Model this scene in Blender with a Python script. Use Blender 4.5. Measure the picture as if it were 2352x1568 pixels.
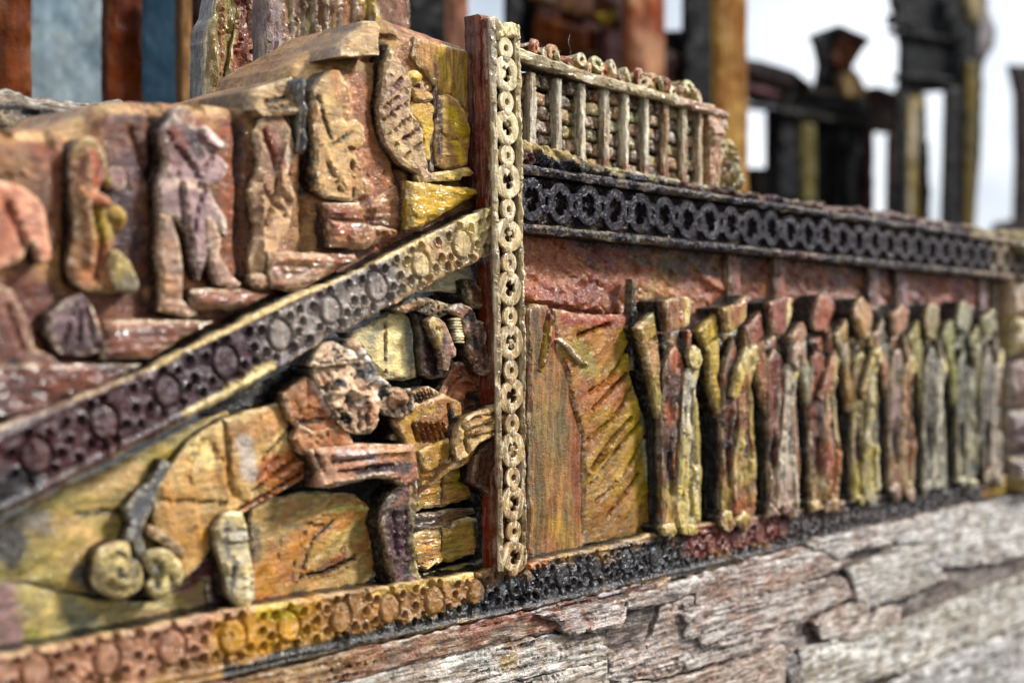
import bpy, math, random
import numpy as np
from mathutils import Vector
from mathutils.geometry import delaunay_2d_cdt
random.seed(7)
SC = bpy.context.scene
COL = SC.collection
for o in list(bpy.data.objects): bpy.data.objects.remove(o)

# ------------------------------------------------------------------ camera
D, FPX, YH, Z0 = 5.0, 3267.0, 805.0, 2.4        # camera distance to the wall, focal length and horizon (in 2352 px), eye height
PHI = math.radians(41.0); CS, SN = math.cos(PHI), math.sin(PHI)
cam = bpy.data.cameras.new('camera'); cam_o = bpy.data.objects.new('camera', cam); COL.objects.link(cam_o)
cam.lens = 50; cam.sensor_width = 36; cam.clip_start = 0.05; cam.clip_end = 2000
cam_o.location = (-D*CS, -D*SN, Z0)
cam_o.rotation_euler = (math.radians(90), 0, PHI - math.radians(90))
cam.shift_y = (YH-784)/2352
cam.dof.use_dof = True; cam.dof.focus_distance = 4.86; cam.dof.aperture_fstop = 0.05/0.064
SC.camera = cam_o

# ------------------------------------------------------------------ sky, sun, exposure
world = bpy.data.worlds.new('World'); SC.world = world; world.use_nodes = True
nt = world.node_tree; nt.nodes.clear()
N = nt.nodes.new; L = nt.links.new
SUN_EL, SUN_AZ = math.radians(37), math.radians(132)      # azimuth clockwise from +Y
out = N('ShaderNodeOutputWorld'); bg = N('ShaderNodeBackground'); sky = N('ShaderNodeTexSky')
sky.sky_type = 'NISHITA'; sky.sun_disc = False; sky.sun_elevation = SUN_EL; sky.sun_rotation = SUN_AZ
tc = N('ShaderNodeTexCoord'); nz = N('ShaderNodeTexNoise'); nz.inputs['Scale'].default_value = 2.6; nz.inputs['Detail'].default_value = 5
rp = N('ShaderNodeMapRange'); rp.inputs['From Min'].default_value = .42; rp.inputs['From Max'].default_value = .60
cl = N('ShaderNodeMix'); cl.data_type = 'RGBA'; cl.inputs['A'].default_value = (5.2, 5.8, 6.8, 1); cl.inputs['B'].default_value = (15.5, 15.8, 16.2, 1)
mx = N('ShaderNodeMix'); mx.data_type = 'RGBA'; mx.inputs['Factor'].default_value = .8
L(tc.outputs['Generated'], nz.inputs['Vector']); L(nz.outputs['Fac'], rp.inputs['Value']); L(rp.outputs['Result'], cl.inputs['Factor'])
L(sky.outputs['Color'], mx.inputs['A']); L(cl.outputs['Result'], mx.inputs['B']); L(mx.outputs['Result'], bg.inputs['Color'])
bg.inputs['Strength'].default_value = .068; L(bg.outputs['Background'], out.inputs['Surface'])
sl = bpy.data.lights.new('sun', 'SUN'); sl.energy = 4.2; sl.angle = math.radians(9); sl.color = (1, .98, .94)
so = bpy.data.objects.new('sun', sl); COL.objects.link(so); so.location = (0, -4, 8)
sd = Vector((math.sin(SUN_AZ)*math.cos(SUN_EL), math.cos(SUN_AZ)*math.cos(SUN_EL), math.sin(SUN_EL)))
so.rotation_euler = sd.to_track_quat('Z', 'Y').to_euler()
SC.view_settings.view_transform = 'Standard'; SC.view_settings.look = 'None'; SC.view_settings.exposure = 0.76; SC.view_settings.gamma = 1

# ------------------------------------------------------------------ helpers: places
CR = {'F': (0, 0, .9408), 'P': (0, 0, 1.0), 'c11': (0, 0, 2.8), 'c12': (600, 0, 2.8), 'c13': (1150, 0, 2.6133), 'c14': (1750, 0, 2.6133),
      'c21': (0, 500, 2.8), 'c22': (600, 500, 2.8), 'c23': (1150, 550, 2.6133), 'c24': (1750, 550, 2.6133),
      'c31': (0, 1060, 2.583), 'c32': (600, 1060, 2.583), 'c33': (1150, 1067, 2.6133), 'c34': (1750, 1067, 2.6133)}
def WP(c, x, y, n):
    """a place measured on the drawing -> (u along the wall, z) on the upright plane n in front of the wall"""
    if c == 'W': return (x, y)
    ox, oy, s = CR[c]
    X = (x/s+ox)*.9408 - 1176; Y = (y/s+oy)*.9408
    u = (X*(D-n*SN) - FPX*n*CS)/(FPX*SN - X*CS)
    d = D + u*CS - n*SN
    return (u, (YH-Y)*d/FPX)
def PXS(c, x, y, n):           # size of one drawing pixel there
    if c == 'W': return 1.0
    u, z = WP(c, x, y, n)
    return (D+u*CS-n*SN)/FPX*.9408/CR[c][2]
def hexc(h):
    v = [int(h[i:i+2], 16)/255 for i in (0, 2, 4)]
    return np.array([(a/12.92 if a < .04045 else ((a+.055)/1.055)**2.4) for a in v])
def _h(ix, iy, s):
    v = np.sin(ix*127.1+iy*311.7+s*74.7)*43758.5453
    return v-np.floor(v)
def vn(x, y, s=0):
    ix, iy = np.floor(x), np.floor(y); fx, fy = x-ix, y-iy
    fx = fx*fx*(3-2*fx); fy = fy*fy*(3-2*fy)
    return ((_h(ix, iy, s)*(1-fx)+_h(ix+1, iy, s)*fx)*(1-fy)+(_h(ix, iy+1, s)*(1-fx)+_h(ix+1, iy+1, s)*fx)*fy)*2-1
def fbm(x, y, s=0, o=4):
    r = 0; a = .5
    for k in range(o): r = r+a*vn(x*2**k+k*5.3, y*2**k-k*3.1, s+k); a *= .55
    return r
def facets(x, y, s=0):
    """knife-cut facets / paint dabs: value at each place of its nearest cell: (tilt height, random a, random b, edge distance)"""
    ix, iy = np.floor(x), np.floor(y); best = np.full(len(x), 1e9); sec = best.copy(); H = np.zeros(len(x)); A = H.copy(); B = H.copy()
    for dx in (-1, 0, 1):
        for dy in (-1, 0, 1):
            cx, cy = ix+dx, iy+dy; px, py = cx+_h(cx, cy, s), cy+_h(cx, cy, s+7.7); d = (x-px)**2+(y-py)**2
            a = _h(cx, cy, s+3.1); b = _h(cx, cy, s+5.9); h = (a-.5)*(x-px)*1.6+(b-.5)*(y-py)*1.6+(_h(cx, cy, s+2.2)-.5)*.5
            m = d < best; sec = np.where(m, best, np.minimum(sec, d)); best = np.where(m, d, best); H = np.where(m, h, H); A = np.where(m, a, A); B = np.where(m, b, B)
    return H, A, B, np.sqrt(sec)-np.sqrt(best)
def segd(P, Q, closed=False):
    """distance from points P (N,2) to the polyline Q (M,2)"""
    A = Q if closed else Q[:-1]; B = np.roll(Q, -1, 0) if closed else Q[1:]
    if len(Q) == 1: return np.hypot(*(P-Q[0]).T)
    best = np.full(len(P), 1e9)
    for i in range(len(A)):
        ab = B[i]-A[i]; t = np.clip(((P-A[i])@ab)/max(ab@ab, 1e-12), 0, 1)
        d = P-A[i]-t[:, None]*ab; best = np.minimum(best, d[:, 0]**2+d[:, 1]**2)
    return np.sqrt(best)
def inside(P, Q):
    r = np.zeros(len(P), bool); x, y = P[:, 0], P[:, 1]; j = len(Q)-1
    for i in range(len(Q)):
        xi, yi = Q[i]; xj, yj = Q[j]
        if yi != yj:
            c = ((yi > y) != (yj > y)) & (x < (xj-xi)*(y-yi)/(yj-yi)+xi); r ^= c
        j = i
    return r
def spline(Q, closed=True, k=5):
    n = len(Q); o = []
    rng = range(n) if closed else range(n-1)
    for i in rng:
        if closed: p0, p1, p2, p3 = Q[i-1], Q[i], Q[(i+1) % n], Q[(i+2) % n]
        else: p0, p1, p2, p3 = Q[max(i-1, 0)], Q[i], Q[i+1], Q[min(i+2, n-1)]
        for j in range(k):
            t = j/k
            o.append(.5*((2*p1)+(-p0+p2)*t+(2*p0-5*p1+4*p2-p3)*t*t+(-p0+3*p1-3*p2+p3)*t**3))
    if not closed: o.append(Q[-1])
    return np.array(o)
def resample(Q, st):
    o = []
    for i in range(len(Q)):
        a, b = Q[i], Q[(i+1) % len(Q)]; l = np.hypot(*(b-a)); m = max(1, int(round(l/st)))
        for j in range(m): o.append(a+(b-a)*j/m)
    return np.array(o)

# ------------------------------------------------------------------ helpers: objects
def tag(o, label=None, cat=None, group=None, kind=None):
    if label: o['label'] = label
    if cat: o['category'] = cat
    if group: o['group'] = group
    if kind: o['kind'] = kind
    return o
def thing(name, label, cat, loc, group=None):
    o = bpy.data.objects.new(name, None); COL.objects.link(o); o.location = (loc[0], loc[1], loc[2]+Z0); o.empty_display_size = .05
    return tag(o, label, cat, group)
def rootpos(o):
    p = Vector((0, 0, 0))
    while o: p += o.location; o = o.parent
    return p
def mesh_obj(name, V, Fc, cols, mat, parent=None, smooth=True, cols2=None, dry=None, local=False):
    V = np.array(V, float)
    if not local: V[:, 2] += Z0
    if local: org = Vector((0, 0, 0))
    elif parent is None: org = Vector((float(V[:, 0].mean()), float(V[:, 1].mean()), float(V[:, 2].min())))
    else: org = rootpos(parent)
    V = V-np.array(org)
    me = bpy.data.meshes.new(name); me.from_pydata(V.tolist(), [], Fc); 
    def att(nm, c):
        a = me.color_attributes.new(nm, 'FLOAT_COLOR', 'POINT')
        c = np.clip(np.asarray(c), 0, 1); l_ = (c@np.array([.3, .6, .1]))[:, None]
        if mat.name.startswith(('weathered', 'far_tinted')): c = np.clip(l_+(c-l_)*.85, 0, 1)**1.12
        else:          # pigments as laid on: deep, warm
            c = np.clip(l_+(c-l_)*1.16, 0, 1); c = np.stack([c[:, 0]*1.06, c[:, 1]*.955+c[:, 0]*.02, c[:, 2]*.82], 1); c = np.clip(c, 0, 1)*np.maximum(l_, 1e-4)**.26*1.08
        c4 = np.ones((len(V), 4)); c4[:, :3] = c; a.data.foreach_set('color', c4.ravel())
    att('Col', cols); att('Colb', cols if cols2 is None else cols2)
    a = me.attributes.new('dry', 'FLOAT', 'POINT'); a.data.foreach_set('value', np.zeros(len(V)) if dry is None else dry)
    if smooth: me.polygons.foreach_set('use_smooth', [True]*len(me.polygons))
    me.materials.append(mat); me.update()
    if smooth and len(V) > 60: me.set_sharp_from_angle(angle=math.radians(26))
    o = bpy.data.objects.new(name, me); COL.objects.link(o)
    if parent is None: o.location = org
    else: o.parent = parent
    return o
def dup(o, parent, loc=(0, 0, 0), rot=None, scale=None, color=None):
    c = o.copy(); COL.objects.link(c); c.parent = parent; c.location = loc
    if rot: c.rotation_euler = rot
    if scale: c.scale = scale
    if color is not None: c.color = (*color, 1)
    return c
SEED = [0]
def slab(name, crop, poly, n, th, mat, col, col2=None, parent=None, step=.013, r=.022, rough=.006, rs=9., grain=None, ga=.5,
         feats=(), paint=(), jag=.004, curve=False, mixs=4., mixb=0., tilt=(0, 0), dome=0, dr=.06, dryw=.8, side=None, colb=None, paint_n=.35, fac=.7, fs=.05, lines=0., dry_glint=.03, wash=0., edge=.6, ecol='d9c8a4'):
    """a carved piece: outline, rounded arris, relief (grooves g, ridges r, bumps b, pits h), brushed paint patches"""
    SEED[0] += 1; sd_ = SEED[0]*1.37
    Q = np.array([WP(crop, x, y, n) for x, y in poly])
    if curve: Q = spline(Q, True, 4)
    Q = resample(Q, step*1.1)
    nrm = np.roll(Q, -1, 0)-np.roll(Q, 1, 0); nrm = np.stack([nrm[:, 1], -nrm[:, 0]], 1); nrm /= np.maximum(np.hypot(nrm[:, 0], nrm[:, 1]), 1e-9)[:, None]
    Q = Q+nrm*(jag*1.6*fbm(Q[:, 0]*24, Q[:, 1]*24, sd_, 3))[:, None]
    lo, hi = Q.min(0), Q.max(0)
    gx = np.arange(lo[0], hi[0], step); gz = np.arange(lo[1], hi[1], step)
    G = np.array(np.meshgrid(gx, gz)).reshape(2, -1).T
    G = G+np.random.RandomState(SEED[0]).uniform(-.3, .3, G.shape)*step
    G = G[inside(G, Q)] if len(G) else G
    if len(G): G = G[segd(G, Q, True) > step*.45]
    pts = np.vstack([Q, G]) if len(G) else Q
    res = delaunay_2d_cdt([Vector(p) for p in pts.tolist()], [], [list(range(len(Q)))], 1, 1e-6)
    P = np.array([tuple(v) for v in res[0]]); T = [list(f) for f in res[2]]
    # boundary edges
    from collections import Counter
    used = set(); cnt = {}
    T2 = []
    for f in T:
        a, b, c = f[:3]
        ar = (P[b][0]-P[a][0])*(P[c][1]-P[a][1])-(P[b][1]-P[a][1])*(P[c][0]-P[a][0])
        if ar < 0: f = [a, c, b]
        T2.append(f)
        for i in range(3):
            e = (f[i], f[(i+1) % 3]); cnt[e] = 1
    bnd = [e for e in cnt if (e[1], e[0]) not in cnt]
    d = segd(P, Q, True); isb = np.zeros(len(P), bool)
    for a, b in bnd: isb[a] = True; isb[b] = True
    d[isb] = 0
    k = np.clip(1-d/r, 0, 1); H = np.full(len(P), n)-r*(.45*(1-np.sqrt(np.maximum(1-k*k, 0)))+.45*k)
    H += dome*(1-np.exp(-(d/dr)**1.3)) - (dome*.6 if dome else 0)
    ctr = (lo+hi)/2; H += tilt[0]*(P[:, 0]-ctr[0])+tilt[1]*(P[:, 1]-ctr[1])
    soft = np.clip(d/(r*.8), 0, 1)
    U_, Z_ = P[:, 0], P[:, 1]
    base_r = fbm(U_*rs, Z_*rs, sd_, 4)
    H += rough*2.2*base_r*(.4+.6*soft)
    if grain is not None:
        ca, sa = math.cos(grain), math.sin(grain)
        al, ac = U_*ca+Z_*sa, -U_*sa+Z_*ca
        gr = fbm(al*3.5, ac*42, sd_+3, 3); H += ga*.022*gr*soft
    else: gr = fbm(U_*30, Z_*30, sd_+3, 3)
    rel = np.zeros(len(P))
    ga_ = 0. if grain is None else grain; cg, sg = math.cos(ga_), math.sin(ga_)
    fx = (U_*cg+Z_*sg)*(.6 if grain is None else .35)/fs; fy = (-U_*sg+Z_*cg)/fs
    wx = .35*fbm(U_*22, Z_*22, sd_+1, 2)
    fh, fa_, fb2, fe = facets(fx+wx, fy+wx, sd_)
    H += fac*.015*fh*(.3+.7*soft); rel += fac*.0035*fh
    f2, fa2, _, _ = facets(fx*2.7+wx, fy*2.7-wx, sd_+4); H += fac*.006*f2*soft; rel += fac*.002*f2
    if lines:
        cgx, cgy = U_*cg+Z_*sg, -U_*sg+Z_*cg
        ln = 1-np.abs(fbm(cgx*.9, cgy*26, sd_+6, 3))*2.2; lm = np.clip((ln-.72)/.28, 0, 1)**2*np.clip(.5+1.5*fbm(cgx*2, cgy*8, sd_+8, 2), 0, 1)
        ln2 = 1-np.abs(fbm(cgx*2.5, cgy*80, sd_+7, 2))*2.2; lm2 = np.clip((ln2-.6)/.4, 0, 1)**2
        H -= lines*(.022*lm+.006*lm2)*soft; rel -= lines*(.02*lm+.008*lm2)
    for f in feats:
        if f[0] in 'gr':
            q = np.array([WP(crop, x, y, n) for x, y in f[1]]); s = PXS(crop, *f[1][0], n)
            if len(q) > 2: q = spline(q, False, 4)
            w = f[2]*s; dd = segd(P, q)+w*.35*fbm(U_*40, Z_*40, sd_, 2)
            g = np.exp(-(dd/w)**2)*f[3]*s*(-1.45 if f[0] == 'g' else 1.3); H += g*np.clip(d/(r*.3)+.25, 0, 1); rel += g
        elif f[0] in 'bh':
            x, y, rx, ry, hh = f[1:6]; c = WP(crop, x, y, n); s = PXS(crop, x, y, n)
            e = ((U_-c[0])/(rx*s))**2+((Z_-c[1])/(ry*s))**2
            g = (np.sqrt(np.clip(1-e, 0, 1)) if f[0] == 'b' else -np.exp(-e**1.5))*hh*s; H += g; rel += g
        elif f[0] == 'fn':
            g = f[1](P, d); H += g; rel += g
    # colour
    c1 = hexc(col); c2 = hexc(col2 or col)
    m = np.clip(.5+mixb+1.3*fbm(U_*mixs, Z_*mixs*(1 if grain is None else 1), sd_+9, 4)+(.5*gr if grain is not None else 0)+.55*(fa_-.5)+.35*(fa2-.5), 0, 1)
    C = c1[None]*(1-m[:, None])+c2[None]*m[:, None]
    # black wash pulled along the deeper knife strokes
    strokes = [(f[1], f[2]*.62, '120d0c', .62, .5) for f in feats if f[0] == 'g' and crop != 'W' and f[3] >= f[2]*1.35]
    for p in list(paint)+strokes:
        q = np.array([WP(crop, x, y, n) for x, y in p[0]]); s = PXS(crop, *p[0][0], n); w = p[1]*s
        dd = segd(P, q)/w+.22*(fa_-.5)+.22*(fa2-.5)+paint_n*1.6*fbm(U_*13, Z_*13, sd_+len(p[0]), 4)+(.35*gr)
        sf = p[4] if len(p) > 4 else float(np.clip(.2+w*4.5, .3, .8))
        a = np.clip((1+.35*sf-dd)/sf, 0, 1)*(p[3] if len(p) > 3 else 1)
        C = C*(1-a[:, None])+hexc(p[2])[None]*a[:, None]
    C = C*(1+.22*gr[:, None]+.12*base_r[:, None]+.28*(fb2-.5)[:, None]+.16*(fa2-.5)[:, None])
    dry = np.clip(np.exp(-(d/max(r*.55, .009))**2)*.9+rel*34+dry_glint, 0, 1)*dryw
    ea = np.exp(-(np.maximum(d-.003, 0)/.006)**2)*edge*np.clip(.55+1.6*fbm(U_*18, Z_*18, sd_+31, 3), 0, 1)
    C = C*(1-ea[:, None])+(C*.35+.65*hexc(ecol)[None])*ea[:, None]
    if wash:           # black paint left standing in the carved pits
        wn = fbm(U_*26, Z_*26, sd_+20, 4); wa = np.clip((wn-.22+.16*wash)/.10, 0, 1)*np.clip(wash, 0, 1); C = C*(1-wa[:, None])+hexc('0c0b0e')[None]*wa[:, None]; H -= .012*wa*soft
    # skirt
    nb = len(P); V = [np.stack([U_, -H, Z_], 1)]; Fc = [list(f) for f in T2]; CC = [C]; DD = [dry]
    bi = sorted({v for e in bnd for v in e}); idx = {v: i for i, v in enumerate(bi)}
    K = max(1, min(5, int(th/.03))); base = [np.array([P[v][0], P[v][1]]) for v in bi]; bu = P[bi]; bh = H[bi]
    sc = C[bi] if side is None else np.tile(hexc(side), (len(bi), 1))*(1+.3*fbm(bu[:, 0]*20, bu[:, 1]*20, sd_, 3))[:, None]
    for j in range(1, K+1):
        f_ = j/K; hh = bh*(1-f_)+(n-th)*f_
        wob = .3*jag*vn(bu[:, 0]*60+j*9, bu[:, 1]*60, sd_)
        V.append(np.stack([bu[:, 0]+wob, -hh, bu[:, 1]+wob], 1)); CC.append(sc*(1+.2*vn(bu[:, 0]*30, hh*60, sd_))[:, None]); DD.append(np.full(len(bi), .1))
    def vid(v, j): return v if j == 0 else nb+(j-1)*len(bi)+idx[v]
    for a, b in bnd:
        for j in range(K): Fc.append([vid(b, j), vid(a, j), vid(a, j+1), vid(b, j+1)])
    # closed at the back
    back = [[vid(f[2], K), vid(f[1], K), vid(f[0], K)] for f in T2 if f[0] in idx and f[1] in idx and f[2] in idx]
    CCc = np.vstack(CC)
    cb = CCc if colb is None else CCc*.35+.65*hexc(colb)
    return mesh_obj(name, np.vstack(V), Fc+back, CCc, mat, parent, True, cb, np.concatenate(DD))

# ------------------------------------------------------------------ materials
def paint_mat(name, axis='N', rough=.33, bump=.5, fine=70., streak=.5, dry_glint_col='e6dcc0', coat=.5, crack=0., speck=.22, drym=.85, spec=.25, rust=None, wet=.018):
    m = bpy.data.materials.new(name); m.use_nodes = True; t = m.node_tree; t.nodes.clear(); n = t.nodes.new; l = t.links.new
    def math_(op, a, b=None, c=None):
        q = n('ShaderNodeMath'); q.operation = op
        for i, v in enumerate((a, b, c)):
            if v is None: continue
            if hasattr(v, 'links') or hasattr(v, 'is_output'): l(v, q.inputs[i])
            else: q.inputs[i].default_value = v
        return q.outputs[0]
    def mixc(f, a, b, mode='MIX'):
        q = n('ShaderNodeMix'); q.data_type = 'RGBA'; q.blend_type = mode
        for k_, v in (('Factor', f), ('A', a), ('B', b)):
            if isinstance(v, (int, float)): q.inputs[k_].default_value = v
            elif isinstance(v, tuple): q.inputs[k_].default_value = v
            else: l(v, q.inputs[k_])
        return q.outputs['Result']
    def rng(v, a, b, c=0., d=1.):
        q = n('ShaderNodeMapRange'); l(v, q.inputs['Value'])
        for k_, w in (('From Min', a), ('From Max', b), ('To Min', c), ('To Max', d)): q.inputs[k_].default_value = w
        return q.outputs['Result']
    o = n('ShaderNodeOutputMaterial'); b = n('ShaderNodeBsdfPrincipled'); l(b.outputs[0], o.inputs[0])
    tcn = n('ShaderNodeTexCoord'); oi = n('ShaderNodeObjectInfo'); add = n('ShaderNodeVectorMath'); add.operation = 'ADD'
    mul = n('ShaderNodeVectorMath'); mul.operation = 'SCALE'; l(oi.outputs['Random'], mul.inputs[0]); mul.inputs['Scale'].default_value = 13.
    l(tcn.outputs['Object'], add.inputs[0]); l(mul.outputs[0], add.inputs[1])
    mp = n('ShaderNodeMapping'); l(add.outputs[0], mp.inputs[0])
    mp.inputs['Scale'].default_value = {'N': (1, 1, 1), 'V': (1, 1, .12), 'H': (.12, 1, 1), 'D': (.3, 1, 1)}[axis]
    if axis == 'D': mp.inputs['Rotation'].default_value = (0, math.radians(35), 0)
    def noise(src, sc, det=4., ro=.6, dist=0.):
        q = n('ShaderNodeTexNoise'); l(src, q.inputs['Vector']); q.inputs['Scale'].default_value = sc; q.inputs['Detail'].default_value = det
        q.inputs['Roughness'].default_value = ro; q.inputs['Distortion'].default_value = dist; return q.outputs['Fac']
    st = noise(mp.outputs[0], fine, 5, .65, .4); iso = noise(add.outputs[0], fine*.55, 5, .6); big = noise(add.outputs[0], 9, 5, .65); fn = noise(add.outputs[0], fine*2.6, 3, .6)
    a1 = n('ShaderNodeAttribute'); a1.attribute_name = 'Col'; a2 = n('ShaderNodeAttribute'); a2.attribute_name = 'Colb'; ad = n('ShaderNodeAttribute'); ad.attribute_name = 'dry'
    c = mixc(rng(big, .47, .58), a1.outputs['Color'], a2.outputs['Color'])
    c = mixc(1., c, oi.outputs['Color'], 'MULTIPLY')
    # streaks of thinner and thicker paint
    v = rng(st, .36, .64, 1-streak*1., 1+streak*.8); hs = n('ShaderNodeVectorMath'); hs.operation = 'SCALE'; l(c, hs.inputs[0]); l(v, hs.inputs['Scale']); c = hs.outputs[0]
    # pale paint: dry brushing, plus painted glint flecks on frieze and upper board
    df = math_('MULTIPLY', math_('MULTIPLY', rng(math_('ADD', st, math_('MULTIPLY', iso, .5)), .76, .88), ad.outputs['Fac']), drym)
    c = mixc(df, c, (*hexc(dry_glint_col), 1))
    if rust:
        c = mixc(rng(noise(mp.outputs[0], 7, 6, .7, .6), .54, .62), c, (*hexc(rust), 1))
    # dark flecks
    c = mixc(rng(math_('ADD', fn, math_('MULTIPLY', iso, .6)), .50, .62, speck, 0.), c, (.018, .014, .014, 1))
    h = math_('ADD', math_('MULTIPLY', st, .9), math_('ADD', math_('MULTIPLY', iso, .9), math_('MULTIPLY', fn, .8)))
    if crack:
        vo = n('ShaderNodeTexVoronoi'); vo.feature = 'DISTANCE_TO_EDGE'
        m2 = n('ShaderNodeMapping'); l(add.outputs[0], m2.inputs[0]); m2.inputs['Scale'].default_value = (.45, 1, 1.4); 
        wv = n('ShaderNodeVectorMath'); wv.operation = 'ADD'; ns = n('ShaderNodeTexNoise'); ns.inputs['Scale'].default_value = 22; l(add.outputs[0], ns.inputs['Vector'])
        sc_ = n('ShaderNodeVectorMath'); sc_.operation = 'SCALE'; sc_.inputs['Scale'].default_value = .06; l(ns.outputs['Color'], sc_.inputs[0]); l(m2.outputs[0], wv.inputs[0]); l(sc_.outputs[0], wv.inputs[1])
        l(wv.outputs[0], vo.inputs['Vector']); vo.inputs['Scale'].default_value = 38
        ck = rng(vo.outputs['Distance'], .0, .06); cm = rng(big, .5, .56)
        ck = math_('MAXIMUM', ck, math_('SUBTRACT', 1., cm))
        c = mixc(math_('MULTIPLY', math_('SUBTRACT', 1., ck), crack), c, (.05, .03, .022, 1)); h = math_('ADD', h, math_('MULTIPLY', ck, .5*crack))
    l(c, b.inputs['Base Color'])
    l(rng(iso, .38, .62, rough-.14, rough+.22), b.inputs['Roughness'])
    b.inputs['Specular IOR Level'].default_value = spec; b.inputs['Coat Weight'].default_value = coat; b.inputs['Coat Roughness'].default_value = .14; b.inputs['Coat IOR'].default_value = 1.5
    bp = n('ShaderNodeBump'); bp.inputs['Strength'].default_value = bump; bp.inputs['Distance'].default_value = .016; l(h, bp.inputs['Height'])
    l(bp.outputs[0], b.inputs['Normal'])
    cn = noise(add.outputs[0] if axis in 'ND' else mp.outputs[0], fine*1.05, 2., .5, .3); cb_ = n('ShaderNodeBump'); cb_.inputs['Strength'].default_value = .9; cb_.inputs['Distance'].default_value = wet
    l(cn, cb_.inputs['Height']); l(cb_.outputs[0], b.inputs['Coat Normal'])
    return m
M_V = paint_mat('brushed_paint_upright_grain', 'V', bump=.6)
M_H = paint_mat('brushed_paint_level_grain', 'H', bump=.6)
M_D = paint_mat('brushed_paint_slanting', 'D', bump=.5, streak=.4, coat=.3, wet=.011)
M_N = paint_mat('thick_daubed_paint', 'N', bump=.5, streak=.35, coat=.5, wet=.014)
M_SOFT = paint_mat('thinly_painted_carving', 'D', bump=.5, streak=.42, rough=.38, speck=.15, coat=.26, wet=.011)
M_BAND = paint_mat('embossed_strip_paint', 'V', bump=.35, fine=80, streak=.4, rough=.3, coat=.7, speck=.1, drym=.42, wet=.016)
M_GLOSS = paint_mat('glossy_dark_paint', 'N', bump=.9, fine=75, rough=.3, coat=.3, spec=.04, wet=.012, streak=.3, dry_glint_col='c8c4dc', drym=.3, speck=.1)  # bluish pale flecks imitate white glints, put into the colour
M_LAT = paint_mat('varnished_lattice_paint', 'V', bump=.45, fine=60, rough=.32, coat=.45, streak=.3, speck=.12)
M_WOOD = paint_mat('weathered_driftwood', 'H', bump=1.0, fine=75, rough=.5, coat=.12, streak=.8, crack=.45, dry_glint_col='e9e5e0', drym=.75, rust=None, speck=.3)
M_FAR = paint_mat('far_painted_timber', 'V', bump=.3, fine=18, rough=.6, coat=0, streak=.4, speck=.1, drym=0, spec=.06)
M_FARG = paint_mat('far_tinted_board', 'V', bump=0., fine=5, rough=.8, coat=0, streak=.1, speck=0., spec=.05, drym=0)

CREAM, TAN, OCH, YEL, RUST, RED, MAR, PLUM, NAVY, LAV, MAUVE, PINK, GREY, WHITE, BLACK, OLIVE = \
 'd9cba0', 'b98f5e', 'a98238', 'c2a030', '97502c', '7d3420', '43191f', '33222c', '161a28', '9a909c', '8e7472', 'c08c70', '85858a', 'e2dcd6', '08080b', '7f7434'

# =================================================================== GROUND
me = mesh_obj('ground', [(-60, -60, -Z0), (60, -60, -Z0), (60, 200, -Z0), (-60, 200, -Z0)], [[0, 1, 2, 3]], [hexc('5e5a55')]*4, M_FARG, None, False)
tag(me, kind='structure')

# ------------------------------------------------------------------ helpers: small repeated pieces, modelled round their own centre
def ring_obj(name, rx, rz, w, dep, col, mat, parent, loc, cusps=0, seg=28, notch=0.):
    """flat cast ring lying in the wall plane; optional cusps inside"""
    V, F = [], []; prof = [(-w, 0), (-w*.93, dep*.85), (-w*.75, dep), (w*.75, dep), (w*.93, dep*.85), (w, 0)]
    for i in range(seg):
        a = 2*math.pi*i/seg
        ww = 1+.35*abs(math.cos(a*1))*notch
        for q, h in prof:
            k = 0
            if cusps and q < 0: k = -.45*w*2.2*max(0, math.cos(cusps*(a-math.pi/2)))**4
            V.append(((rx+q*ww+k)*math.cos(a), -h, (rz+q*ww+k)*math.sin(a)))
    m = len(prof)
    for i in range(seg):
        j = (i+1) % seg
        for k in range(m-1): F.append([i*m+k, i*m+k+1, j*m+k+1, j*m+k])
    c = np.array([hexc(col)]*len(V)); z = np.array(V)
    dr = np.clip(-z[:, 1]/dep, 0, 1)*(.12 if mat.name.startswith('glossy') else .8)
    o = mesh_obj(name, V, F, c, mat, parent, True, c*.6, dr, local=True); o.location = loc; return o
def block_obj(name, sx, sy, sz, col, mat, parent, loc, seed=0, bev=.18, k=4):
    """rough rounded block centred on its own origin, front towards -y"""
    V, F = [], []; g = {}
    def add(p):
        key = tuple(round(c, 4) for c in p)
        if key not in g: g[key] = len(V); V.append(p)
        return g[key]
    for ax in range(3):
        for s in (-1, 1):
            a, b = (ax+1) % 3, (ax+2) % 3
            for i in range(k):
                for j in range(k):
                    q = []
                    for di, dj in ((0, 0), (1, 0), (1, 1), (0, 1)):
                        p = [0, 0, 0]; p[ax] = s; p[a] = -1+2*(i+di)/k; p[b] = -1+2*(j+dj)/k; q.append(add(tuple(p)))
                    F.append(q if s > 0 else q[::-1])
    P = np.array(V, float); inner = np.clip(P, -(1-bev), 1-bev); dd = P-inner; ln = np.maximum(np.linalg.norm(dd, axis=1), 1e-9)[:, None]
    P = inner+dd/ln*np.minimum(ln, bev)
    nz_ = np.stack([fbm(P[:, 0]*2+seed, P[:, 2]*2+P[:, 1], seed+i, 2) for i in range(3)], 1)
    P = (P+.22*nz_)*np.array([sx, sy, sz])/2
    c = hexc(col)[None]*(1+.3*fbm(P[:, 0]*40+seed, P[:, 2]*40, seed, 2))[:, None]
    o = mesh_obj(name, P, F, c, mat, parent, True, c*.55, np.clip(.3-P[:, 1]/sy, 0, 1)*.7, local=True); o.location = loc; return o
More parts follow.
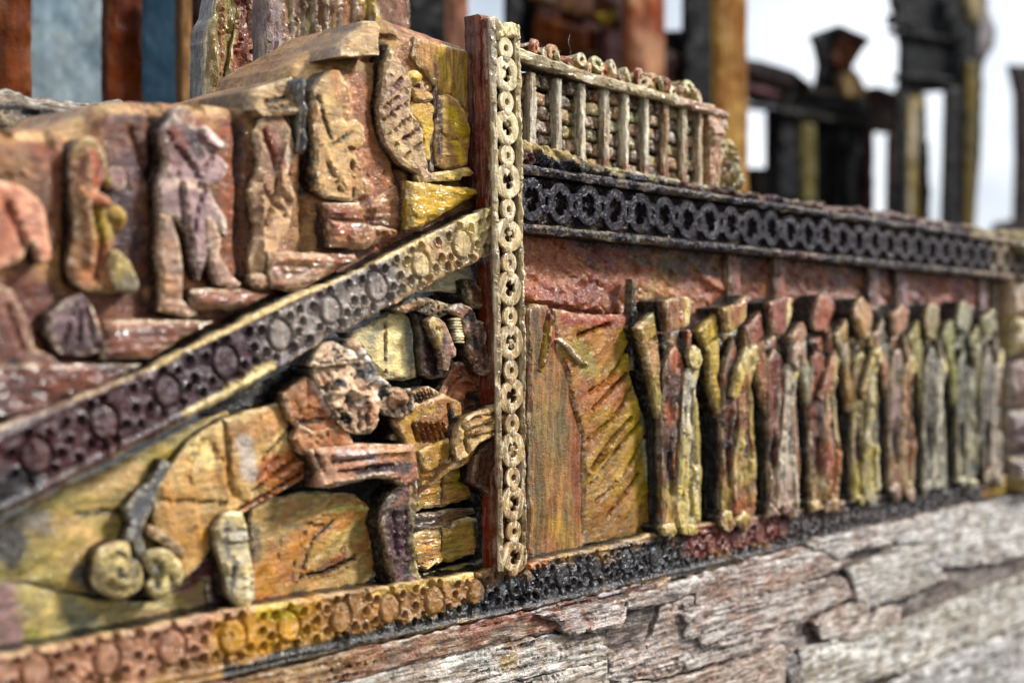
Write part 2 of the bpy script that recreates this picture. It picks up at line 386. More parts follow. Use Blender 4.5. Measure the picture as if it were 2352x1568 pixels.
def tube_obj(name, pts, rad, col, mat, parent=None, seg=7, taper=None):
    """a bent rod through points (u, n, z)"""
    P = spline(np.array([(a, b, c) for a, b, c in pts], float), False, 5); V, F = [], []
    for i, p in enumerate(P):
        t = P[min(i+1, len(P)-1)]-P[max(i-1, 0)]; t /= np.linalg.norm(t)+1e-9; a = np.cross(t, (0, 1, .2)); a /= np.linalg.norm(a)+1e-9; b = np.cross(t, a)
        r = rad*(1 if taper is None else taper(i/(len(P)-1)))
        for k in range(seg):
            w = 2*math.pi*k/seg; q = p+r*(a*math.cos(w)+b*math.sin(w)); V.append((q[0], -q[1], q[2]))
    for i in range(len(P)-1):
        for k in range(seg): F.append([i*seg+k, i*seg+(k+1) % seg, (i+1)*seg+(k+1) % seg, (i+1)*seg+k])
    F.append(list(range(seg))[::-1]); F.append([(len(P)-1)*seg+k for k in range(seg)])
    c = np.array([hexc(col)]*len(V)); return mesh_obj(name, V, F, c, mat, parent, True, c*.6, np.full(len(V), .5))
def W3(c, x, y, n): u, z = WP(c, x, y, n); return (u, n, z)
def TL(c, x, y, n): u, z = WP(c, x, y, n); return (u, -n, z)

# =================================================================== UPPER LEFT GABLE RELIEF
gable = thing('gable_relief', 'stepped wooden gable relief in rust and tan above the slanting dotted band', 'relief', TL('F', 500, 700, 0))
_ze = np.array([WP('F', x, y, .02) for x, y in [(-90, 352), (100, 354), (205, 335), (252, 272), (300, 266), (560, 262), (578, 262), (692, 258), (702, 214), (760, 192), (862, 176), (886, 108), (915, 92), (1000, 108), (1132, 150)]])
def chamfer(P, d):
    q = P[:, 1]-np.interp(P[:, 0], _ze[:, 0], _ze[:, 1]); f4 = facets(P[:, 0]*7, P[:, 1]*7, 3.3)[0]
    return .06*f4*np.clip(q/.03, 0, 1)-1.0*np.maximum(P[:, 1]-np.interp(P[:, 0], _ze[:, 0], _ze[:, 1])+.008*fbm(P[:, 0]*20, P[:, 1]*20, 5, 3), 0)-.03*np.exp(-((P[:, 0]-WP('F', 700, 0, .02)[0])/.012)**2)
slab('back_board', 'F', [(-80, 300), (60, 288), (150, 290), (210, 262), (242, 236), (330, 230), (460, 235), (568, 246), (575, 206), (640, 188), (694, 172), (700, 146), (738, 120), (800, 90), (872, 42), (918, 40),
     (1010, 78), (1068, 102), (1128, 126), (1132, 480), (1000, 560), (600, 720), (300, 900), (-80, 1040)], .02, .42, M_SOFT, '9a6c4a', 'a8805a', gable, step=.0105, r=.012, jag=.003, rough=.004, colb='80502f', mixs=5, fac=.55, fs=.11,
     side='a5825c', feats=[('fn', chamfer), ('g', [(700, 190), (700, 330), (712, 450)], 7, 10), ('g', [(880, 140), (862, 260), (900, 360), (930, 450)], 9, 14), ('g', [(352, 260), (358, 560)], 12, 16), ('g', [(545, 265), (550, 640)], 10, 14),
     ('r', [(780, 200), (800, 330), (850, 480)], 26, 12), ('r', [(1040, 120), (1090, 300)], 10, 5), ('g', [(165, 340), (160, 640)], 14, 18), ('g', [(300, 300), (340, 400)], 8, 10), ('b', 300, 290, 60, 40, .25)],
     paint=[([(60, 420), (400, 400), (560, 420)], 120, '5a2f24', .8), ([(290, 290), (300, 480), (300, 700)], 62, MAR, 1, .3), ([(240, 270), (330, 420)], 30, '5d4553', .8), ([(355, 250), (360, 700)], 24, '1d1218', 1, .3), ([(548, 262), (556, 640)], 24, '2a1319', 1, .3), ([(520, 300), (525, 620)], 22, '8e4a2c'),
            ([(440, 260), (470, 340)], 24, '8c4a32'), ([(100, 330), (150, 500)], 34, '7e4a36'), ([(600, 420), (700, 560)], 60, '8a5a3c', .6), ([(160, 360), (170, 640)], 22, '1c1418', 1, .3), ([(40, 330), (60, 600)], 40, '8d6a50'), ([(0, 700), (200, 760), (400, 790)], 80, '6d3a2c'),
            ([(0, 870), (300, 850), (620, 700)], 60, '6e3424'), ([(600, 300), (690, 240), (820, 130), (900, 80)], 46, 'b3946c'), ([(-80, 320), (190, 300), (250, 250), (560, 248)], 17, 'b89b78', .9), ([(590, 235), (690, 205)], 26, 'b59a78'), ([(730, 165), (810, 125), (880, 70)], 42, 'b39670', .9), ([(930, 60), (1060, 110)], 14, 'a5603c', .9), ([(700, 190), (704, 440)], 12, '2b2a30'),
            ([(820, 200), (860, 400), (900, 480)], 30, '9c6243'), ([(885, 110), (868, 250), (905, 360), (960, 420)], 15, '2c161c'), ([(960, 90), (1010, 170), (1090, 240)], 40, 'b48d62'), ([(1040, 170), (1070, 380)], 34, YEL), ([(1100, 150), (1106, 400)], 16, '6e3220'),
            ([(940, 190), (1000, 250)], 30, 'bb9b3c'), ([(600, 640), (800, 590), (930, 520)], 70, '8a4a30'), ([(620, 400), (700, 560)], 40, 'b08a62'), ([(860, 470), (940, 500)], 40, '85452c'), ([(1060, 400), (1126, 470)], 26, '571f14')])
slab('top_block', 'F', [(580, 207), (640, 188), (694, 172), (696, 215), (692, 262), (640, 268), (590, 268), (578, 252)], .04, .25, M_SOFT, 'a58a68', '8c7458', gable, step=.009, r=.01, rough=.004, jag=.003, fac=.9, fs=.05, grain=.1, tilt=(0, -.55), side='7a6248', feats=[('g', [(600, 236), (640, 226), (668, 222)], 4, 8), ('g', [(604, 252), (660, 244)], 3, 7)], paint=[([(606, 236), (662, 224)], 5, '3a3638', .8), ([(600, 255), (680, 250)], 4, '4c4440', .7)])
slab('top_block', 'c12', [(560, 400), (600, 330), (700, 260), (860, 175), (900, 130), (985, 122), (1010, 160), (940, 250), (880, 360), (860, 385), (760, 385), (640, 400)], .03, .25, M_SOFT, 'ab8e68', '9a7c5c', gable, step=.009, r=.010, rough=.004, jag=.003, fac=.6, fs=.09, grain=.4, tilt=(0, -.8), side='8a6c4c', paint=[([(880, 360), (1000, 160)], 12, '5c3020', .7)])
slab('yellow_panel', 'c12', [(1165, 248), (1330, 300), (1500, 335), (1598, 362), (1604, 700), (1612, 1190), (1535, 1180), (1545, 900), (1500, 760), (1400, 655), (1330, 640), (1250, 500), (1185, 440), (1150, 380)], .035, .06, M_V, 'b59a3c', 'b58c58', gable, step=.008, r=.008, rough=.003, jag=.003, fac=.5, fs=.06, grain=math.pi/2, ga=.3, side='4a1e12', paint=[([(1200, 300), (1280, 460)], 60, 'b48a60', .8), ([(1400, 380), (1440, 560)], 50, 'b8925c', .7), ([(1585, 500), (1596, 1150)], 34, '6a2c1c', .85), ([(1290, 440), (1310, 640)], 14, '7c4430', .7)])
# steps the procession climbs
for nm, cr, pl, nn, cc, c2, gr in (
    ('step', 'c12', [(1122, 1240), (1300, 1250), (1600, 1290), (1612, 1320), (1440, 1420), (1205, 1560), (1122, 1565)], .095, YEL, 'ab8a3a', .06),
    ('step', 'c22', [(592, 102), (830, 122), (1060, 172), (1062, 200), (830, 305), (602, 285)], .10, 'b08560', '8c4a2e', -.1),
    ('step', 'c22', [(182, 312), (770, 342), (790, 372), (640, 450), (360, 600), (200, 570)], .10, '8a4e34', 'a07a5c', -.05),
    ('step', 'c21', [(1335, 572), (1640, 580), (1860, 610), (1720, 700), (1400, 720), (1340, 700)], .10, '8d5c48', '763a28', 0.),
    ('step', 'c21', [(725, 795), (1100, 780), (1490, 795), (1320, 880), (1040, 1050), (730, 1060)], .10, '8d5640', '6b3328', .02),
    ('step', 'c21', [(-200, 1100), (500, 1085), (1000, 1085), (760, 1240), (300, 1440), (-200, 1540)], .09, '7c4030', '4a2228', .03),
    ('step', 'c12', [(550, 1385), (800, 1380), (830, 1480), (850, 1550), (560, 1500)], .07, 'a5714c', '7c3a22', .05),
    ('step', 'c12', [(850, 1390), (1100, 1230), (1110, 1560), (1000, 1590), (860, 1540)], .045, '8d4f34', 'a9805e', .2)):
    slab(nm, cr, pl, nn, .12, M_H, cc, c2, gable, step=.011, r=.02, rough=.006, grain=gr, ga=.5, side='3a1a14', mixs=8)
# raised dark rod between the figures
slab('rod', 'c12', [(388, 540), (405, 525), (432, 540), (432, 1000), (415, 1045), (392, 1030)], .085, .09, M_V, '3a3c46', '60626c', gable, step=.010, r=.018, rough=.003)

NSC, FSC = .62, .26
def figure(label, base, group='carved figures climbing the gable steps'):
    return thing('carved_figure', label, 'carved figure', base, group)
def S(name, cr, pl, nn, cc, c2, par, th=.09, mat=None, **k):
    kw = dict(step=.010, r=.028, rough=.010, mixs=9, side='3a2018', fac=1.1); kw.update(k)
    kw['r'] = max(.007, kw['r']*.3); kw.setdefault('jag', .0028)
    if 'grain' not in kw: kw['grain'] = math.radians((SEED[0]*47) % 180); kw['ga'] = .16
    kw['r'] *= 1.0; kw['dome'] = kw.get('dome', 0)*(.9 if kw.get('dome', 0) >= .05 else .15); kw['rough'] *= .35; nn *= NSC; kw['fac'] *= FSC
    return slab(name, cr, pl, nn, th, mat or M_SOFT, cc, c2, par, **kw)
# salmon figure at the far left
f = figure('blurred salmon pink crouching figure at the far left edge of the gable', TL('F', 20, 850, .08))
S('torso', 'F', [(-70, 430), (10, 415), (60, 430), (100, 470), (112, 530), (122, 590), (98, 606), (76, 560), (60, 590), (20, 610), (-70, 630)], .13, 'b5735f', 'c08c7a', f, curve=True, dome=.03, feats=[('g', [(20, 470), (50, 540), (70, 590)], 8, 14)])
S('leg', 'c21', [(-180, 560), (60, 560), (150, 700), (230, 860), (250, 980), (380, 1040), (400, 1120), (200, 1150), (-180, 1160)], .12, '8c6a5e', '6a3a30', f, curve=True, dome=.03, feats=[('g', [(60, 700), (160, 1000)], 20, 26)], paint=[([(90, 1100), (120, 1130)], 50, '1c1716')])
S('robe_hem', 'c21', [(350, 745), (480, 640), (570, 600), (640, 700), (700, 850), (770, 1000), (600, 1030), (420, 1015), (330, 880)], .13, '8e7680', '5a3f4a', f,
  feats=[('g', [(520, 680), (430, 980)], 14, 22), ('g', [(560, 680), (540, 1000)], 14, 22), ('g', [(590, 680), (660, 980)], 14, 22), ('r', [(600, 640), (750, 980)], 14, 16)], paint=[([(640, 700), (760, 990)], 22, 'a98670')])
S('foot', 'c21', [(-20, 1160), (120, 1140), (160, 1220), (90, 1330), (-20, 1350)], .12, 'a06a4c', '6b4636', f, curve=True)
# figure carrying a ball
f = figure('rust and yellow carved figure with a round ball held in front of it', TL('F', 240, 668, .08))
S('robe', 'F', [(176, 335), (214, 312), (244, 345), (252, 400), (232, 440), (250, 500), (266, 545), (258, 590), (300, 600), (318, 640), (322, 662), (290, 672), (240, 672), (185, 655), (165, 610), (180, 520), (172, 430)], .11, 'a0664a', '8a7040', f, curve=True, dome=.04,
  feats=[('g', [(215, 450), (235, 560), (225, 640)], 7, 12), ('r', [(200, 340), (205, 600)], 14, 12)], paint=[([(238, 440), (240, 540)], 15, '9c8530'), ([(215, 350), (230, 420)], 18, 'a04a34'), ([(190, 620), (280, 660)], 12, 'b07a5c')])
S('ball', 'c21', [(840+100*math.cos(a), 85+105*math.sin(a)) for a in np.linspace(6.283, 0, 15)[:-1]], .14, 'b5956c', 'a08240', f, dome=.07, dr=.05, r=.04, feats=[('g', [(770, 90), (870, 120), (930, 90)], 6, 8)])
S('arm', 'c11', [(560, 1270), (640, 1290), (760, 1360), (760, 1420), (640, 1390), (560, 1340)], .13, 'bb8560', 'a06044', f, curve=True, dome=.02)
S('foot', 'c21', [(790, 310), (860, 350), (920, 430), (960, 560), (900, 600), (810, 560), (770, 430)], .15, 'a8945c', '77705e', f, curve=True, dome=.03)
S('head', 'c11', [(730, 1180), (790, 1130), (860, 1150), (880, 1230), (840, 1290), (750, 1280)], .10, 'a8875c', '8f6c70', f, curve=True, dome=.02, paint=[([(735, 1210), (740, 1250)], 32, 'b79a20')])
# striding figure
f = figure('mauve grey carved figure striding with its right foot forward on a step', TL('F', 430, 722, .08))
S('robe', 'F', [(374, 300), (402, 262), (440, 292), (478, 286), (500, 310), (522, 332), (506, 352), (530, 385), (512, 414), (480, 425), (502, 470), (524, 500), (528, 545), (498, 520), (478, 600), (462, 645), (446, 600), (436, 540), (408, 505), (372, 500), (366, 430), (384, 370)], .12, '9a838a', '7c5c60', f, dome=.02,
  feats=[('g', [(385, 310), (440, 380), (460, 430)], 5, 9), ('r', [(455, 280), (478, 330), (510, 340)], 7, 10), ('g', [(470, 430), (440, 560)], 5, 10), ('g', [(410, 400), (430, 560)], 4, 8), ('r', [(420, 420), (455, 600)], 8, 7), ('g', [(500, 350), (470, 390)], 6, 8)],
  paint=[([(430, 290), (455, 350)], 13, '2c171c', .8), ([(400, 300), (420, 330)], 14, '8b4a34'), ([(480, 300), (515, 340)], 9, 'c5b8bd'), ([(500, 470), (522, 520)], 8, 'd0c5c0'), ([(390, 420), (470, 430)], 10, 'b5a19a')])
S('leg', 'c21', [(1110, 70), (1180, 70), (1225, 200), (1262, 400), (1262, 560), (1255, 655), (1350, 715), (1368, 752), (1290, 765), (1200, 745), (1105, 725), (1120, 620), (1108, 480), (1090, 300)], .13, '9a8078', 'b08468', f, dome=.03, feats=[('g', [(1130, 420), (1250, 400)], 12, 10), ('g', [(1140, 540), (1250, 520)], 12, 10), ('g', [(1140, 640), (1250, 620)], 12, 10)])
S('leg', 'c21', [(1430, 60), (1490, 120), (1525, 220), (1510, 330), (1560, 420), (1600, 480), (1665, 535), (1640, 572), (1500, 545), (1450, 420), (1435, 300), (1410, 180)], .13, 'b09488', '9b7a72', f, dome=.03, feats=[('g', [(1440, 380), (1540, 340)], 12, 10), ('g', [(1450, 250), (1520, 230)], 12, 10)])
S('head', 'F', [(400, 258), (424, 244), (448, 258), (456, 290), (436, 312), (408, 304)], .10, '8d5a44', '9f8176', f, curve=True, dome=.03)
# hooded figure
f = figure('slim tan and mauve carved figure standing behind the striding one', TL('F', 620, 668, .08))
S('robe', 'F', [(588, 300), (612, 262), (650, 262), (672, 296), (682, 350), (664, 400), (682, 450), (668, 520), (642, 560), (632, 610), (668, 652), (640, 668), (584, 662), (578, 600), (592, 520), (576, 440), (600, 380)], .085, 'a5806a', 'b09274', f, dome=.02,
  feats=[('g', [(610, 300), (640, 420), (610, 520)], 5, 10), ('r', [(660, 300), (640, 400), (670, 460)], 8, 10), ('g', [(600, 420), (660, 500)], 5, 8), ('r', [(600, 400), (600, 620)], 6, 9)], paint=[([(620, 300), (640, 370)], 14, '90503a'), ([(600, 560), (600, 640)], 12, 'b5987c'), ([(655, 310), (665, 380)], 7, 'd4c4ba')])
S('foot', 'c21', [(1720, 480), (1800, 470), (1900, 520), (1890, 560), (1740, 560)], .12, 'a8826c', '94685a', f, curve=True)
# seated robed figure
f = figure('tan robed figure in profile with dark incised folds seated near the gable top', TL('F', 760, 470, .08))
S('robe', 'c12', [(484, 610), (540, 520), (600, 478), (650, 480), (684, 540), (690, 660), (668, 800), (700, 830), (765, 812), (818, 860), (826, 960), (800, 1020), (760, 1050), (800, 1150), (820, 1340), (730, 1372), (560, 1352), (492, 1300), (474, 1180), (490, 1000), (470, 800)], .10, 'b3966c', 'a67e5c', f, th=.12, dome=.015, r=.03,
  feats=[('g', [(498, 650), (540, 800), (592, 940)], 9, 20), ('g', [(560, 1110), (650, 1310)], 9, 20), ('g', [(722, 1110), (742, 1330)], 8, 18), ('g', [(610, 990), (740, 895)], 9, 16), ('g', [(700, 1020), (770, 1020)], 12, 20), ('r', [(510, 960), (600, 1130), (700, 1300)], 12, 10), ('r', [(680, 560), (680, 800)], 10, 12), ('r', [(730, 1100), (800, 1200), (815, 1340)], 9, 14)],
  paint=[([(505, 680), (580, 920)], 15, '2f2a2e', .9), ([(565, 1130), (640, 1290)], 13, '33302f', .9), ([(724, 1130), (738, 1310)], 11, '33302f', .9), ([(600, 520), (650, 680)], 42, 'a5714f', .7), ([(640, 970), (735, 905)], 12, '5c5f66', .9), ([(700, 1025), (770, 1030)], 18, '8c4e2c'), ([(480, 1000), (480, 1280), (560, 1345), (740, 1370)], 10, '22242c')])
# angel
f = figure('kneeling yellow angel with one upright leaf shaped wing beside the lattice post', TL('F', 1010, 418, .08))
S('wing', 'c12', [(1012, 332), (1060, 400), (1105, 490), (1142, 560), (1130, 760), (1175, 830), (1205, 890), (1218, 1050), (1240, 1170), (1300, 1222), (1205, 1242), (1175, 1180), (1080, 1120), (1000, 1000), (962, 880), (945, 750), (950, 640), (962, 540), (975, 430)], .115, 'b89c7c', '96786c', f, th=.10, r=.018, tilt=(.12, 0), side='2c1a1c',
  feats=[('g', [(960, 640), (1110, 500)], 8, 22), ('g', [(955, 740), (1130, 590)], 8, 22), ('g', [(960, 830), (1130, 680)], 8, 22), ('g', [(990, 920), (1150, 790)], 7, 20), ('g', [(1040, 1000), (1190, 870)], 8, 22), ('g', [(1090, 1080), (1215, 960)], 8, 20), ('g', [(990, 540), (1090, 440)], 7, 18), ('r', [(1010, 345), (1110, 500), (1125, 760), (1205, 900), (1225, 1150)], 9, 12)],
  paint=[([(1000, 640), (1080, 560)], 16, '8b6a68'), ([(1000, 760), (1090, 660)], 14, '8b6a68'), ([(1080, 960), (1180, 880)], 12, '8b6a68'), ([(1000, 900), (1150, 1100)], 26, 'c4ab80')])
S('head', 'c12', [(1195+62*math.cos(a), 525+56*math.sin(a)) for a in np.linspace(6.283, 0, 13)[:-1]], .12, 'c9b06a', 'bfa052', f, dome=.05, dr=.04)
S('face', 'c12', [(1150, 560), (1235, 565), (1262, 600), (1240, 615), (1285, 650), (1270, 690), (1180, 700), (1150, 640)], .095, 'b8935c', '9a6a48', f, curve=True, feats=[('g', [(1160, 590), (1240, 590)], 12, 22), ('g', [(1170, 700), (1230, 700)], 10, 16)], paint=[([(1165, 592), (1235, 594)], 13, '55251a'), ([(1160, 730), (1200, 745)], 20, '40201c')])
S('torso', 'c12', [(1150, 690), (1260, 700), (1300, 740), (1290, 800), (1300, 880), (1270, 1000), (1280, 1080), (1240, 1100), (1220, 1050), (1200, 880), (1140, 780)], .085, 'b08a50', 'bb9b3c', f, curve=True, dome=.02, paint=[([(1240, 860), (1250, 1050)], 26, 'b59a30')])
S('robe', 'c12', [(1330, 650), (1400, 645), (1470, 690), (1510, 770), (1545, 870), (1545, 1000), (1530, 1120), (1480, 1150), (1380, 1160), (1325, 1130), (1310, 1000), (1320, 820)], .095, 'bfa24a', 'b88f5c', f, dome=.03, side='3a1a20',
  feats=[('g', [(1330, 900), (1420, 960), (1530, 940)], 9, 12), ('g', [(1400, 700), (1440, 850)], 9, 8), ('r', [(1340, 1050), (1500, 1090)], 9, 9)], paint=[([(1335, 660), (1330, 1130)], 17, '4d2630'), ([(1400, 760), (1480, 900)], 34, 'c5ab3c'), ([(1440, 980), (1460, 1100)], 30, 'b99c2c')])
S('wing_tip', 'c12', [(1290, 640), (1320, 560), (1345, 650), (1320, 760), (1310, 900), (1290, 1100), (1300, 1200), (1270, 1180), (1270, 1000), (1300, 800)], .07, '4a2228', '6b3a34', f, mat=M_V, r=.012)
S('plinth', 'c12', [(1185, 1195), (1340, 1170), (1490, 1150), (1530, 1140), (1572, 1180), (1550, 1205), (1490, 1200), (1480, 1232), (1320, 1240), (1200, 1240)], .13, 'bfa85c', '9a6b50', f, rough=.016)

# timber shards lying behind the gable
for lb, pl, nn, c in (('cracked tan driftwood lump at the left edge behind the gable', [(-60, 200), (0, 202), (190, 228), (222, 235), (222, 262), (175, 290), (130, 310), (-60, 320)], -.55, 'b59a78'),
                      ('thin splintered bark sliver just right of the driftwood lump', [(243, 230), (255, 236), (272, 228), (330, 232), (400, 246), (400, 270), (250, 262)], -.5, 'b59878')):
    o = slab('driftwood_shard', 'F', pl, nn, .35, M_WOOD, c, '8d8070', None, step=.014, rough=.012, jag=.012, r=.05, grain=-.06, ga=.8, feats=[('g', [(pl[0][0], 255), (100, 262), (150, 285)], 5, 12)] if nn < -.52 else (),
             paint=[([(0, 240), (90, 262), (170, 285)], 12, '1e222c', .8), ([(60, 250), (150, 262)], 9, '2a2c34', .7)] if nn < -.52 else ())
    tag(o, lb, 'driftwood')

# =================================================================== SLANTING DOTTED BAND
def band_relief(A, B, pitch, seed, dots=True, hw=.075):
    A = np.array(A); B = np.array(B); Lh = np.hypot(*(B-A)); T = (B-A)/Lh; Nn = np.array([-T[1], T[0]])
    rs_ = np.random.RandomState(seed)
    pts = []
    k = int(Lh/pitch)
    for i in range(k+1):
        s0 = (i+.5)*pitch; R = .040+rs_.uniform(-.003, .003)
        pts.append(('disc', s0, 0, R))
        for a in ((70, 110, 145, 215, 250, 290, 325) if i % 2 else (40, 90, 140, 200, 240, 300, 340)):
            a = math.radians(a+rs_.uniform(-6, 6)); rr = R+.0235
            pts.append(('dot', s0+rr*1.1*math.cos(a), rr*math.sin(a)*.92, rs_.uniform(.0095, .0125)))
        for t in (-.046, .0, .046): pts.append(('dot', s0+.5*pitch+rs_.uniform(-.01, .01), t+rs_.uniform(-.008, .008), rs_.uniform(.010, .0125)))
    def f(P, d):
        s = (P-A)@T; t = (P-A)@Nn; g = np.zeros(len(P))
        g += .006*np.exp(-((np.abs(t)-hw)/.007)**2)
        for kind, a, b, R in pts:
            m = np.abs(s-a) < R*1.8
            if not m.any(): continue
            e = np.hypot(s[m]-a, (t[m]-b)*.92)
            if kind == 'disc': g[m] += .004*np.clip((R-e)/.006, 0, 1)-.012*np.exp(-((e-R*1.08)/.0045)**2)
            else: g[m] += -.022*np.exp(-(e/R)**4)+.005*np.exp(-((e-R*1.35)/.004)**2)
        return g
    return f
NB = .125
bt = [( -80, 1085), (0, 1045), (170, 978), (357, 900), (480, 838), (600, 778), (700, 728), (800, 690), (900, 650), (980, 606), (1057, 570), (1120, 540), (1203, 500)]
bb = [(1206, 560), (1205, 618), (1130, 655), (1040, 700), (957, 746), (890, 782), (814, 818), (700, 890), (600, 946), (500, 1003), (393, 1060), (200, 1165), (0, 1268), (-80, 1312)]
A_ = WP('P', 0, 1157, NB); B_ = WP('P', 1205, 560, NB)
band = slab('dotted_band', 'P', bt+bb, NB, .10, M_BAND, '5c4e56', '3c2c36', None, fac=.25, step=.0046, r=.010, rough=.002, rs=22, jag=.005, mixs=12, side=BLACK, dryw=1.0,
    feats=[('fn', band_relief(A_, B_, .205, 3, hw=.078))],
    paint=[([(-80, 1200), (120, 1110), (330, 1010)], 130, '4c141f', 1, 1.0), ([(-60, 1240), (60, 1190)], 60, '12131c', .8), ([(330, 990), (560, 880), (700, 810)], 60, '4a2a38', .8), ([(700, 810), (900, 720), (1020, 660)], 66, '8d8684', .85, .9),
           ([(1020, 650), (1203, 560)], 74, 'b9a67e', .9, 1.3), ([(1140, 540), (1200, 560)], 40, 'cfc093', .9), ([(1060, 600), (1110, 640)], 30, 'a8825c', .6), ([(960, 745), (1200, 625)], 14, 'a5774f', .8), ([(560, 960), (660, 900)], 22, 'cfc08e', .8),
           ([(0, 1045), (357, 902)], 8, '8a6a62', .9), ([(357, 902), (700, 735), (1057, 575)], 9, 'c9b486', .9), ([(450, 1010), (640, 915)], 10, 'c5b487', .8), ([(700, 880), (960, 745)], 7, '43202c', .9)])
tag(band, 'slanting embossed band of roundels and drilled dots, maroon at left to cream at the post', 'trim band')

# =================================================================== LOWER LEFT PANEL
NSC, FSC = .85, .38
panel = thing('lower_relief_panel', 'ochre and tan relief panel of stone blocks between the slanting and bottom dotted bands', 'relief', TL('F', 600, 1500, 0))
slab('back_board', 'P', [(-80, 1330), (560, 1000), (1203, 640), (1212, 1400), (980, 1440), (620, 1490), (-80, 1660)], -.07, .18, M_N, '1b1a1e', '35302a', panel, step=.02, r=.02, rough=.012)
S('slab', 'c31', [(-150, 620), (0, 560), (400, 335), (760, 170), (1050, 30), (1280, -90), (1440, -150), (1500, 60), (1540, 430), (1300, 760), (1150, 920), (620, 1010), (400, 990), (180, 930), (-150, 930)], .015, 'ab9058', '8f8450', panel, fac=.4, mat=M_D, step=.012, rough=.008, mixs=4, grain=.35, ga=.3,
  feats=[('g', [(480, 497), (700, 482), (1000, 465), (1450, 432)], 8, 16), ('g', [(620, 330), (800, 200), (960, 120)], 16, 10)],
  paint=[([(0, 560), (60, 800)], 120, '34323c', .9), ([(100, 480), (300, 560)], 60, '6a6a74', .7), ([(380, 560), (560, 620), (600, 740)], 70, 'b3976a', .9), ([(620, 330), (880, 230)], 60, 'b39a72', .9), ([(950, 60), (1050, 100)], 60, '93803a'), ([(500, 880), (600, 960)], 70, '5f6064', .8), ([(480, 497), (780, 485)], 11, '1b1a20'), ([(1000, 467), (1440, 435)], 7, '3a3038')])
S('slab', 'c31', [(-200, 900), (170, 935), (620, 1045), (1000, 1060), (1180, 920), (1330, 740), (1420, 760), (1480, 1080), (1560, 1160), (1100, 1240), (700, 1300), (200, 1420), (-200, 1520)], .005, '9a9468', 'a89560', panel, fac=.4, mat=M_D, step=.012, rough=.008, mixs=5, grain=.1, ga=.3,
  paint=[([(0, 1000), (60, 1300)], 120, '8d6c74', .9), ([(200, 1250), (240, 1380)], 60, '7f7c2a', .8), ([(420, 1080), (560, 1240)], 60, '6c7468', .7), ([(1150, 950), (1280, 780)], 80, '7c3a42'), ([(900, 1180), (1500, 1120)], 50, 'ab7f68', .8), ([(1200, 1000), (1300, 1130)], 60, 'a0806a', .7), ([(700, 1150), (900, 1200)], 60, 'b0a070', .7)])
S('maroon_wedge', 'c31', [(1140, 920), (1260, 790), (1400, 620), (1460, 900), (1480, 1080), (1440, 1130), (1380, 1140), (1320, 1060), (1310, 920)], .03, '4c1a26', '6b2c36', panel, th=.05)
S('black_wedge', 'c22', [(-200, 1350), (160, 1190), (470, 1020), (560, 960), (640, 900), (700, 960), (480, 1110), (260, 1300), (0, 1400), (-200, 1500)], .0, '1c1e26', '33353c', panel, mat=M_N)
S('plaster_panel', 'c22', [(700, 870), (850, 800), (990, 720), (1060, 720), (1150, 770), (1170, 900), (1180, 1180), (1080, 1200), (960, 1195), (880, 1100), (760, 940)], .02, 'c9c4a4', 'c8b98c', panel, fac=.4, mat=M_D, th=.06, rough=.005,
  feats=[('g', [(952, 790), (955, 900), (962, 1060), (962, 1160)], 6, 20)], paint=[([(953, 800), (962, 1160)], 7, '0a0a0c'), ([(1100, 820), (1130, 1180)], 34, '6f7a80', .8), ([(860, 930), (900, 860)], 40, '9c9c94', .7), ([(700, 880), (960, 740)], 28, '54585c', .8), ([(1000, 1160), (1100, 1190)], 22, '1e1a18', .9), ([(1165, 800), (1185, 1180)], 22, '0c0c10')])
S('plaster_panel', 'c22', [(1170, 600), (1300, 530), (1480, 410), (1640, 340), (1650, 560), (1560, 600), (1460, 600), (1300, 590)], .02, 'cdc8ac', 'a8a698', panel, fac=.4, mat=M_D, th=.05, rough=.005, paint=[([(1560, 420), (1600, 600)], 34, '14110f'), ([(1480, 560), (1500, 600)], 20, '5a5048', .7)])
# stone blocks
S('stone_block', 'c32', [(20, 425), (200, 395), (470, 352), (700, 380), (780, 440), (800, 540), (800, 700), (850, 740), (838, 900), (740, 960), (620, 1015), (350, 1062), (40, 1110), (25, 800)], .03, 'a89060', 'a8743e', panel, fac=.4, mat=M_D, th=.08, rough=.010, jag=.008, step=.009, grain=.5, ga=.35,
  feats=[('g', [(400, 885), (470, 880), (560, 845), (695, 770)], 11, 26), ('g', [(350, 910), (390, 760), (450, 640), (540, 560)], 12, 20), ('r', [(330, 915), (370, 760), (430, 640), (520, 560)], 9, 12), ('g', [(300, 860), (340, 700), (370, 620)], 7, 12), ('g', [(600, 740), (640, 690)], 7, 14), ('g', [(390, 560), (450, 580), (590, 545)], 8, 14),
         ('r', [(420, 900), (560, 870), (700, 790)], 8, 10), ('r', [(380, 550), (620, 450), (720, 465), (790, 455)], 10, 12), ('g', [(230, 640), (200, 800)], 6, 8), ('g', [(400, 340), (620, 335)], 5, 9), ('h', 300, 905, 26, 26, .9)],
  paint=[([(120, 900), (120, 1080)], 90, 'b07c34', .9), ([(40, 1060), (300, 1040)], 40, 'ae6c34', .9), ([(500, 860), (620, 760)], 34, '8a4e2c', .9), ([(410, 890), (560, 850), (690, 775)], 12, '171210'), ([(440, 640), (540, 560)], 24, '2a2c30', .9), ([(540, 480), (640, 450), (760, 470)], 24, 'b9b070', .9),
         ([(560, 650), (700, 620)], 70, 'ae9a68', .9), ([(790, 560), (830, 700)], 26, '15151a'), ([(810, 780), (840, 920)], 20, '1c1a1c'), ([(60, 600), (60, 750)], 50, '5c564c', .7), ([(300, 900), (300, 905)], 22, '6b2f1c'), ([(200, 560), (400, 600)], 20, '6d6250', .5), ([(300, 380), (650, 340)], 20, 'a09a6c', .8), ([(160, 700), (260, 900)], 40, 'a2693c', .7)])
